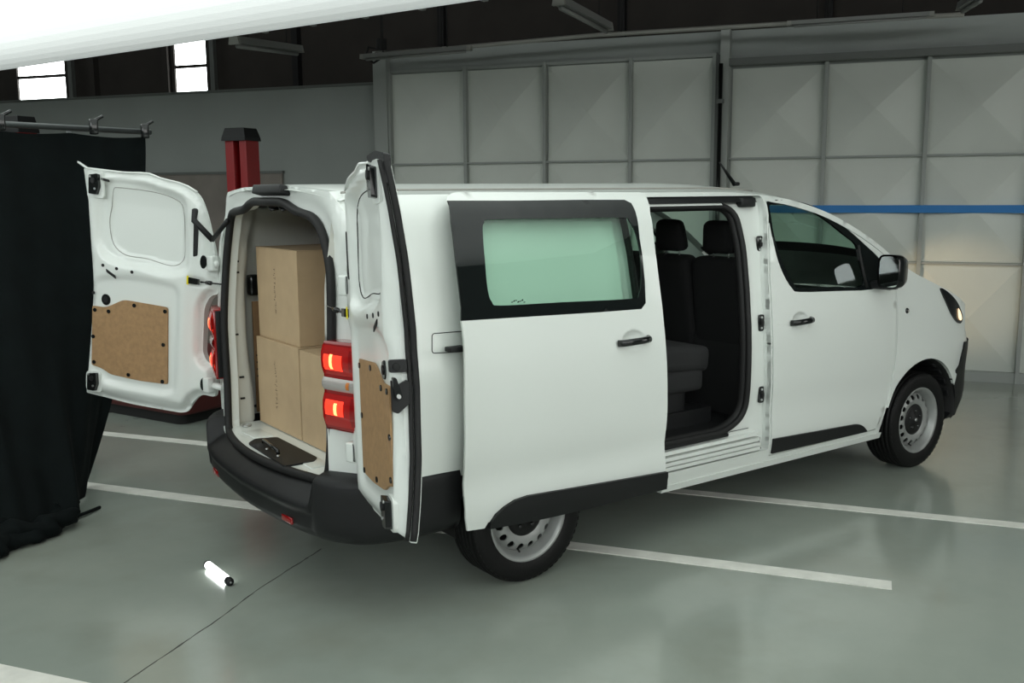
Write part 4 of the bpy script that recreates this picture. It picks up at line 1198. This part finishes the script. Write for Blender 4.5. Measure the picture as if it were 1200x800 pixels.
def rear_door(side):
    f = door_pt(side)
    c0 = f(0, .6, 0)
    V, Fc = panel(d_out, [], .0155, lambda P: f(P[:, 0], P[:, 1], n_in(P)), lambda P: f(P[:, 0], P[:, 1], n_out(P[:, 1])))
    d = obj('rear_door', V, Fc, 'paint', van)
    d['label'] = ('left' if side > 0 else 'right')+' rear door swung open showing its inner face'
    def pl(poly, off, m, name, h=.05, th=.004, bev=None):
        def fr(P): return f(P[:, 0], P[:, 1], n_in(P)*0+off)
        def bk(P): return f(P[:, 0], P[:, 1], n_in(P)*0+off+th)
        return obj(name, *panel(poly, [], h, fr, bk), m, d, bevel=bev)
    pl(board_p, -.012, 'board', 'trim_board', .08, .008)
    def disc(u, v, r, off, m, name, rx=1.0, ry=1.0, th=.006):
        pol = [(u+r*rx*math.cos(t), v+r*ry*math.sin(t)) for t in np.linspace(0, 2*math.pi, 14, endpoint=False)]
        return pl(pol, off, m, name, .03, th)
    for (u, v) in clip_p: disc(u, v, .0115, -.0165, 'gloss', 'board_clip')
    for (u, v) in ((.695, .784), (.605, .776), (.505, .769)): disc(u, v, .0095, float(n_in(np.array([[u, v]]))[0])-.003, 'dark', 'plug', 1, 1)
    disc(.756, .617, .009, -.022, 'dark', 'plug')
    w = float(n_in(np.array([[.64, .742]]))[0])
    pl(rpoly([(.675, .768), (.612, .735), (.607, .715), (.670, .748)], .006), w-.004, 'dark', 'pull_slot', .03)
    w = float(n_in(np.array([[.682, .587]]))[0])
    disc(.682, .587, .030, w-.006, 'gloss', 'lock_grommet', .95, 1.1, .008)
    disc(.682, .587, .016, w-.010, 'plastic', 'grommet_core', .95, 1.1, .008)
    pl(rpoly([(.715, 1.279), (.66, 1.272), (.655, 1.258), (.71, 1.264)], .006), -.022, 'dark', 'vent_slot', .03)
    for v, r in ((.884, 1), (.185, 1)):
        u = .062 if v > .5 else .037
        w = float(n_in(np.array([[u, v]]))[0])
        disc(u, v, .036, w-.004, 'gloss', 'hinge_plug', .55, 1.05, .008)
    ws = np.array(resample(np.array(win_p), .03)); obj('blank_seam', *tube(f(ws[:, 0], ws[:, 1], n_in(ws)-.0005), .0022, closed=True, seg=5), 'bulk' if side > 0 else 'dark', d)
    # latches at the free edge
    pl(rpoly([(.80, 1.31), (.70, 1.312), (.69, 1.165), (.80, 1.16)], .02), -.022, 'paint', 'latch_plate', .05, .012)
    for v0 in (1.18, .035):
        hgt = .105 if v0 > 1 else .10
        pol = rpoly([(.775, v0+hgt), (.718, v0+hgt+.012), (.712, v0+.045), (.727, v0), (.775, v0)], .008)
        l = pl(pol, -.045, 'gloss', 'latch', .04, .026, .004)
        disc(.745, v0+.075, .014, -.053, 'plastic', 'latch_claw', 1, 1.2, .010)
        disc(.734, v0+.03, .006, -.049, 'metal', 'latch_screw', 1, 1, .006)
        disc(.765, v0+.095, .006, -.049, 'metal', 'latch_screw', 1, 1, .006)
    pl(rpoly([(.80, .15), (.705, .155), (.69, .03), (.80, .025)], .03), -.020, 'paint', 'latch_plate', .05, .02)
    # stay arm slot and check strap with its yellow tag
    pl(rpoly([(.128, 1.10), (.098, 1.10), (.100, .915), (.126, .905)], .008), float(n_in(np.array([[.11, 1.0]]))[0])-.004, 'dark', 'arm_slot', .05)
    w = float(n_in(np.array([[.11, .77]]))[0])
    pl([(.150, .795), (.139, .795), (.139, .745), (.150, .745)], -.028, 'vent', 'yellow_tag', .03, .004)
    pl(rpoly([(.135, .787), (.075, .785), (.075, .752), (.135, .752)], .005), -.036, 'gloss', 'check_strap_box', .03, .02, .003)
    # white hinge leaves
    for v in (.185, .884):
        P0 = f(.008, v, .0)
        obj('hinge_leaf', *rbox(P0, (.045, .05, .085), .008, rz=.3), 'paint', d)
    # edge face seal on the meeting edge
    if side < 0:
        vs_ = np.linspace(.015, 1.30, 40)
        ue = np.interp(vs_, [0, .45, .68, .90, 1.2, 1.32], [.838, .806, .797, .818, .840, .842])
        s1 = f(ue+.006, vs_, n_out(vs_)-.018); obj('edge_seal', *tube(s1, .0125, seg=8), 'rubber', d)
        s2 = f(ue+.004, vs_, n_out(vs_)-.040); obj('edge_seal', *tube(s2, .0085, seg=8), 'rubber', d)
        # black corner cover at the top
        obj('corner_cover', *panel(rpoly([(.852, 1.22), (.848, 1.325), (.72, 1.348), (.58, 1.345), (.60, 1.322), (.74, 1.318), (.80, 1.30), (.812, 1.22)], .01), [], .03, lambda P: f(P[:, 0], P[:, 1], -.012), lambda P: f(P[:, 0], P[:, 1], .012)), 'plastic', d, bevel=.004)
        # handle plate and catch on the edge face: drawn in (n,v)
        def ef(poly, u0, u1, m, name, bev=None):
            base = lambda P, uu: f(np.interp(P[:, 1], [0, .45, .68, .90, 1.2, 1.32], [.838, .806, .797, .818, .840, .842])+uu, P[:, 1], P[:, 0])
            return obj(name, *panel(poly, [], .02, lambda P: base(P, u1), lambda P: base(P, u0)), m, d, bevel=bev)
        ef(rpoly([(-.016, .632), (.046, .642), (.046, .598), (-.016, .588)], .008), 0, .018, 'plastic', 'edge_plate', .002)
        ef([(.008+.013*math.cos(t), .612+.013*math.sin(t)) for t in np.linspace(0, 6.28, 14)[:-1]], .016, .024, 'gloss', 'plate_button')
        ef(rpoly([(-.012, .565), (.010, .548), (.046, .572), (.052, .56), (.050, .490), (.008, .450), (-.012, .455)], .008), 0, .014, 'plastic', 'handle_plate', .002)
        ef(rpoly([(-.010, .575), (.002, .575), (.018, .53), (.022, .512), (.012, .498), (-.002, .505), (-.010, .54)], .008), .012, .034, 'gloss', 'inner_handle', .004)
        ef([(.008+.008*math.cos(t), .512+.008*math.sin(t)) for t in np.linspace(0, 6.28, 12)[:-1]], .033, .037, 'metal', 'handle_bolt')
    else:
        vs_ = np.linspace(.015, 1.30, 30)
        ue = np.interp(vs_, [0, .45, .68, .90, 1.2, 1.32], [.838, .806, .797, .818, .840, .842])
    # top lip
    lipu = np.linspace(.12, .875 if side > 0 else .60, 14)
    top = np.interp(lipu, [.12, .20, .345, .40, .46, .56, .838, .875], [1.265, 1.300, 1.314, 1.332, 1.332, 1.322, 1.322, 1.350])
    VV, FF = [], []
    for u, t in zip(lipu, top):
        for dn, dv in ((.012, -.004), (.012, .006), (-.010, .006), (-.010, -.004)): VV.append(f(u, t+dv, dn))
    for i in range(len(lipu)-1):
        for j in range(4): FF.append((i*4+j, i*4+(j+1) % 4, i*4+4+(j+1) % 4, i*4+4+j))
    FF += [(0, 1, 2, 3), tuple(len(VV)-4+k for k in range(4))[::-1]]
    obj('top_lip', VV, FF, 'paint', d)
    return d, f
dl, fl = rear_door(1)
dr, fr_ = rear_door(-1)
# folding stay arms and check straps between door and body
for side, f, d in ((1, fl, dl), (-1, fr_, dr)):
    a = f(.105, 1.155, -.035); a2 = f(.10, 1.105, -.05)
    b = np.array([float(Xrear(.645, 1.42))-.01, side*.655, 1.44])
    if side > 0:
        a0 = f(.109, 1.165, -.03)
        midp = np.array(at_y((248, 281), .83)); k = at_y((249, 281), float((a[1]+b[1])/2))
        obj('stay_arm', *tube([a0, a, a2, k], .017, seg=8), 'plastic', d)
        e = at_x((267, 258), float(Xrear(.65, 1.6))-.01); obj('stay_arm', *tube([k, e], .013, seg=8), 'plastic', d)
    c = f(.06, .770, -.03); e = np.array([-.885, side*.66, 1.385-.0]); e[2] = c[2]+.0
    obj('check_rod', *tube([c, e], .005, seg=6), 'gloss', d)
    obj('check_knob', *tube([c+(e-c)*.30, c+(e-c)*.5], .012, seg=8), 'gloss', d)
    for v in (.185, .884):
        p0 = f(.0, v, .02); p1 = np.array([-.83, side*.86, p0[2]]); p1b = np.array([-.86, side*.80, p0[2]])
        obj('hinge_arm', *tube([p0, p1b], .020, seg=8), 'paint', rframe)

# ================================================================== interior
obj('cargo_floor', *rbox((-.42, 0, .578), (1.0, 1.30, .05), .006), 'paint', van)
for k in range(7):
    y = -.60+k*.2
    obj('floor_rib', *rbox((-.30, y, .6045), (.72, .05, .006), .002), 'paint', van)
for sg in (-1, 1):
    obj('sill_swage', *rbox((-.84, sg*.35, .6045), (.10, .18, .006), .002), 'paint', van)
mp = [at_z(q, .606) for q in ((291, 520), (299, 515), (325, 513), (372, 537), (368, 541), (333, 547))]
mpo = rpoly([(p[0], p[1]) for p in mp], .015)
mpl = obj('black_sill_plate', *panel(mpo, [], .08, lambda P: np.stack([P[:, 0], P[:, 1], np.full(len(P), .612)], 1), lambda P: np.stack([P[:, 0], P[:, 1], np.full(len(P), .600)], 1)), 'plastic', van)
h0 = at_z((309, 519), .618); h1 = at_z((326, 532), .618)
obj('plate_handle', *tube([h0, h0+np.array([0, 0, .015]), h1+np.array([0, 0, .015]), h1], .010, seg=8), 'gloss', mpl)
for q in ((313, 526), (326, 534)): 
    c = at_z(q, .614); obj('plate_screw', *lathe([(.006, 0), (.004, .008), (0, .009)], (c[0], c[1], c[2]), axis='z', seg=10), 'metal', mpl)
rg = at_z((289, 498), .61)
obj('lashing_ring', *tube([(rg[0]+.022*math.cos(t), rg[1]+.022*math.sin(t), .609) for t in np.linspace(0, 6.283, 20)[:-1]], .005, closed=True, seg=6), 'metal', van)
# side linings of the load space
def inner_wall(sg):
    pol = rpoly([(-.905, .60, .02), (.05, .60, .02), (.05, 1.76, .05), (-.83, 1.79, .06), (-.885, 1.5, .1)], .03)
    edge = [at_y(q, .65) for q in ((297, 240), (296, 253), (291, 291), (290, 331), (291, 354), (293, 394), (298, 450), (302, 495))]
    pil = [(-.99, 1.82)]+[(float(e[0]), float(e[2])) for e in edge]+[(float(edge[-1][0]), .55), (-.99, .55)]
    def m(P):
        d = sdf(pil, P); yw = Yside(np.maximum(P[:, 0], -.5), np.minimum(P[:, 1], 1.74))-.10
        k = sstep(.03, -.01, d)
        y = yw*(1-k)+k*np.minimum(yw, .655-.02*np.clip((P[:, 1]-1.3)/.4, 0, 1)**2)
        k2 = sstep(-.86, -.90, P[:, 0]); y = y-.02*k2
        return np.stack([P[:, 0], sg*y, P[:, 1]], 1)
    w = obj('side_lining', *panel(pol, [], .028, m), 'inner', van)
    return w, m
for sg in (1, -1): 
    w, m_ = inner_wall(sg)
    for x, z in ((-.80, 1.50), (-.80, 1.44), (-.82, 1.10), (-.80, .86), (-.80, .74)):
        P = m_(np.array([[x, z]]))[0]; obj('lining_slot', *rbox((P[0], P[1]-sg*.003, P[2]), (.026, .012, .010), .002), 'dark', w)
    obj('ply_lining', *rbox((-.36, sg*.79, .94), (.62, .012, .64), .003), 'ply', w)
    for z in (.78, .82, .86, .90): obj('ply_dark_bar', *rbox((-.60, sg*.783, z+.05), (.12, .004, .010), .001), 'dark', w)  # thin dark bars set on the lining face
    obj('wall_lamp', *rbox((-.665, sg*.765, 1.355), (.07, .06, .12), .02), 'gloss', w)
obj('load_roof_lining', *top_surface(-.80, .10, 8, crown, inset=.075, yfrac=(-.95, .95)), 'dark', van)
# bulkhead
BX = .02
bk = obj('bulkhead', *panel(rpoly([(-.88, .60), (.88, .60), (.84, 1.40), (.70, 1.70), (.3, 1.75), (-.3, 1.76), (-.70, 1.74), (-.84, 1.40)], .08), [], .06,
    lambda P: np.stack([BX-.05*sstep(.012, -.03, -sdf(rpoly([(-.66, .66, .1), (.66, .66, .1), (.64, 1.5, .2), (.46, 1.72, .2), (-.46, 1.72, .2), (-.64, 1.5, .2)], .1), P))*1.0, P[:, 0], P[:, 1]], 1),
    lambda P: np.stack([np.full(len(P), BX+.03), P[:, 0], P[:, 1]], 1)), 'bulk', van)
bl = resample(rpoly([(.55, 1.0, .05), (.55, 1.42, .2), (.36, 1.63, .2), (-.36, 1.63, .2), (-.55, 1.42, .2), (-.55, 1.0, .05)], .1), .05)
obj('bulkhead_swage', *tube([(BX-.002, p[0], p[1]) for p in bl], .012, seg=6), 'bulk', bk)
# cabin floor, trims, dash
obj('cabin_floor', *rbox((1.75, 0, .47), (3.1, 1.60, .05), .01), 'plastic', van)
obj('step_well', *panel(rpoly([(.66, -.90), (1.62, -.90), (1.62, -.55), (.66, -.55)], .04), [], .08, lambda P: np.stack([P[:, 0], P[:, 1], .515+.03*sstep(-.80, -.62, P[:, 1])], 1)), 'plastic', van)
obj('step_riser', *panel([(.66, .515), (1.50, .515), (1.50, .62), (.66, .62)], [], .08, lambda P: np.stack([P[:, 0], -.70+.10*sstep(1.36, 1.5, P[:, 0])*0, P[:, 1]], 1), lambda P: np.stack([P[:, 0], np.full(len(P), -.55), P[:, 1]], 1)), 'plastic', van, bevel=.012)
obj('cabin_trim', *panel([(.06, .50), (2.95, .50), (2.95, 1.19), (.06, 1.19)], [], .1, side_map(-.07, 1)), 'plastic', van)
obj('door_trim_panel', *panel([(1.80, .45), (2.80, .45), (2.80, 1.17), (1.80, 1.17)], [], .1, side_map(-.07, -1)), 'plastic', van)
dash = obj('dashboard', *panel(rpoly([(2.50, .52, .03), (3.0, .52, .03), (3.02, 1.20, .03), (2.62, 1.19, .05), (2.48, 1.05, .05)], .03), [], .08, lambda P: np.stack([P[:, 0], np.full(len(P), -.80), P[:, 1]], 1), lambda P: np.stack([P[:, 0], np.full(len(P), .80), P[:, 1]], 1)), 'plastic', van, bevel=.02)
swc = np.array([2.36, .38, 1.10]); e1_ = np.array([0, 1, 0]); e2_ = np.array([.45, 0, .89])
obj('steering_wheel', *tube([swc+.185*(e1_*math.cos(t)+e2_*math.sin(t)) for t in np.linspace(0, 6.283, 28)[:-1]], .016, closed=True, seg=8), 'plastic', van)
obj('steering_hub', *rbox(swc+np.array([.03, 0, 0]), (.06, .16, .12), .02, ry=-.5), 'plastic', van)
obj('steering_column', *tube([swc, swc+np.array([.30, 0, -.16])], .035, seg=8), 'plastic', van)

def seat(x, y, zc, w, m, back_h=.70, lean=.16, head=True, cushion=True, heads=(0,)):
    root = part_empty('seat', (x, y, .5), van)
    if cushion:
        V, Fc = rbox((x+.26, y, zc-.02), (.54, w, .15), .05, seg=3, ry=.08); obj('seat_cushion', V, Fc, m, root)
        obj('cushion_base', *rbox((x+.25, y, zc-.15), (.48, w*.96, .14), .04, seg=3), m, root)
        obj('seat_pedestal', *rbox((x+.22, y, (.49+zc-.2)/2), (.34, w*.8, max(.06, zc-.2-.49)), .02), 'plastic', root)
    V, Fc = rbox((0, 0, back_h/2), (.15, w, back_h), .055, seg=3, taper=.90)
    R = Matrix.Rotation(-lean, 3, 'Y')
    V = [tuple(R @ Vector(v)+Vector((x, y, zc-.03))) for v in V]; obj('backrest', V, Fc, m, root)
    for hy in heads:
        V, Fc = rbox((0, hy, back_h+.125), (.11, .25, .20), .055, seg=3, taper=.84)
        V = [tuple(R @ Vector(v)+Vector((x, y, zc-.03))) for v in V]; obj('headrest', V, Fc, m, root)
        for k in (-.06, .06):
            p0 = R @ Vector((0, hy+k, back_h-.03))+Vector((x, y, zc-.03)); p1 = R @ Vector((0, hy+k, back_h+.06))+Vector((x, y, zc-.03))
            obj('headrest_rod', *tube([p0, p1], .006, seg=6), 'metal', root)
    return root
seat(1.90, -.47, .91, .46, 'fabric', .59)
seat(1.88, -.08, .91, .36, 'fabric', .59)
seat(1.90, .47, .91, .50, 'fabric', .59)
seat(.93, -.44, .95, .58, 'fabric2', .60)
seat(.93, .36, .95, .92, 'fabric2', .60, heads=(-.22, .22))
obj('seat_back_panel', *rbox((1.84, -.28, .74), (.05, .86, .50), .02), 'fabric', van)

# ================================================================== cartons in the load space
def carton(c, size, rz, label, marks=None, m='card', lid=True):
    root = empty('cardboard_box', (c[0], c[1], c[2]-size[2]/2), label, 'box', 'cardboard boxes in the load space')
    R = Matrix.Rotation(rz, 3, 'Z'); C3 = Vector(c)
    sx, sy, sz = [s/2 for s in size]
    def W(p): return R @ Vector(p)+C3
    def slab(p0, p1, name, mm=m, bev=.0015):
        V = [tuple(W((x, y, z))) for x in (p0[0], p1[0]) for y in (p0[1], p1[1]) for z in (p0[2], p1[2])]
        return obj(name, V, [(0, 1, 3, 2), (4, 6, 7, 5), (0, 4, 5, 1), (2, 3, 7, 6), (0, 2, 6, 4), (1, 5, 7, 3)], mm, root, smooth=False, bevel=bev)
    slab((-sx, -sy, -sz), (sx, sy, sz-.006), 'box_body', bev=.003)
    slab((-sx, -sy, sz-.006), (-.002, sy, sz), 'top_flap'); slab((.002, -sy, sz-.006), (sx, sy, sz), 'top_flap')
    if marks:
        # vertical line of small printed characters, too worn to read
        y0, z0, z1 = marks; n = 11
        for k in range(n):
            z = z0+(z1-z0)*k/(n-1)
            VV, FF = [], []
            for q in range(rng.randint(2, 4)):
                a = rng.uniform(-.011, .009); b = rng.uniform(-.008, .006); w_, h_ = (.004, .014) if rng.rand() < .5 else (.014, .004)
                i = len(VV); VV += [tuple(W((-sx-.0012, y0+a+p, z+b+r_))) for p, r_ in ((0, 0), (w_, 0), (w_, h_), (0, h_))]; FF.append((i, i+1, i+2, i+3))
            obj('printed_character', VV, FF, 'ink', root, smooth=False)
    return root
fz = .608
carton((-.47, .335, fz+.240), (.50, .56, .48), 0.0, 'cardboard box with a column of print standing on the load floor, lower left', (.02, -.12, .12))
carton((-.47, -.235, fz+.2375), (.50, .55, .475), 0.0, 'plain cardboard box beside the printed one on the load floor')
carton((-.45, .345, fz+.481+.245), (.50, .54, .49), 0.0, 'cardboard box with a column of print stacked on the lower boxes', (.02, -.10, .13))
carton((.0-.28, -.42, fz+.476+.235), (.42, .44, .47), 0.0, 'plain cardboard box on top of the stack beside the seal, set back')
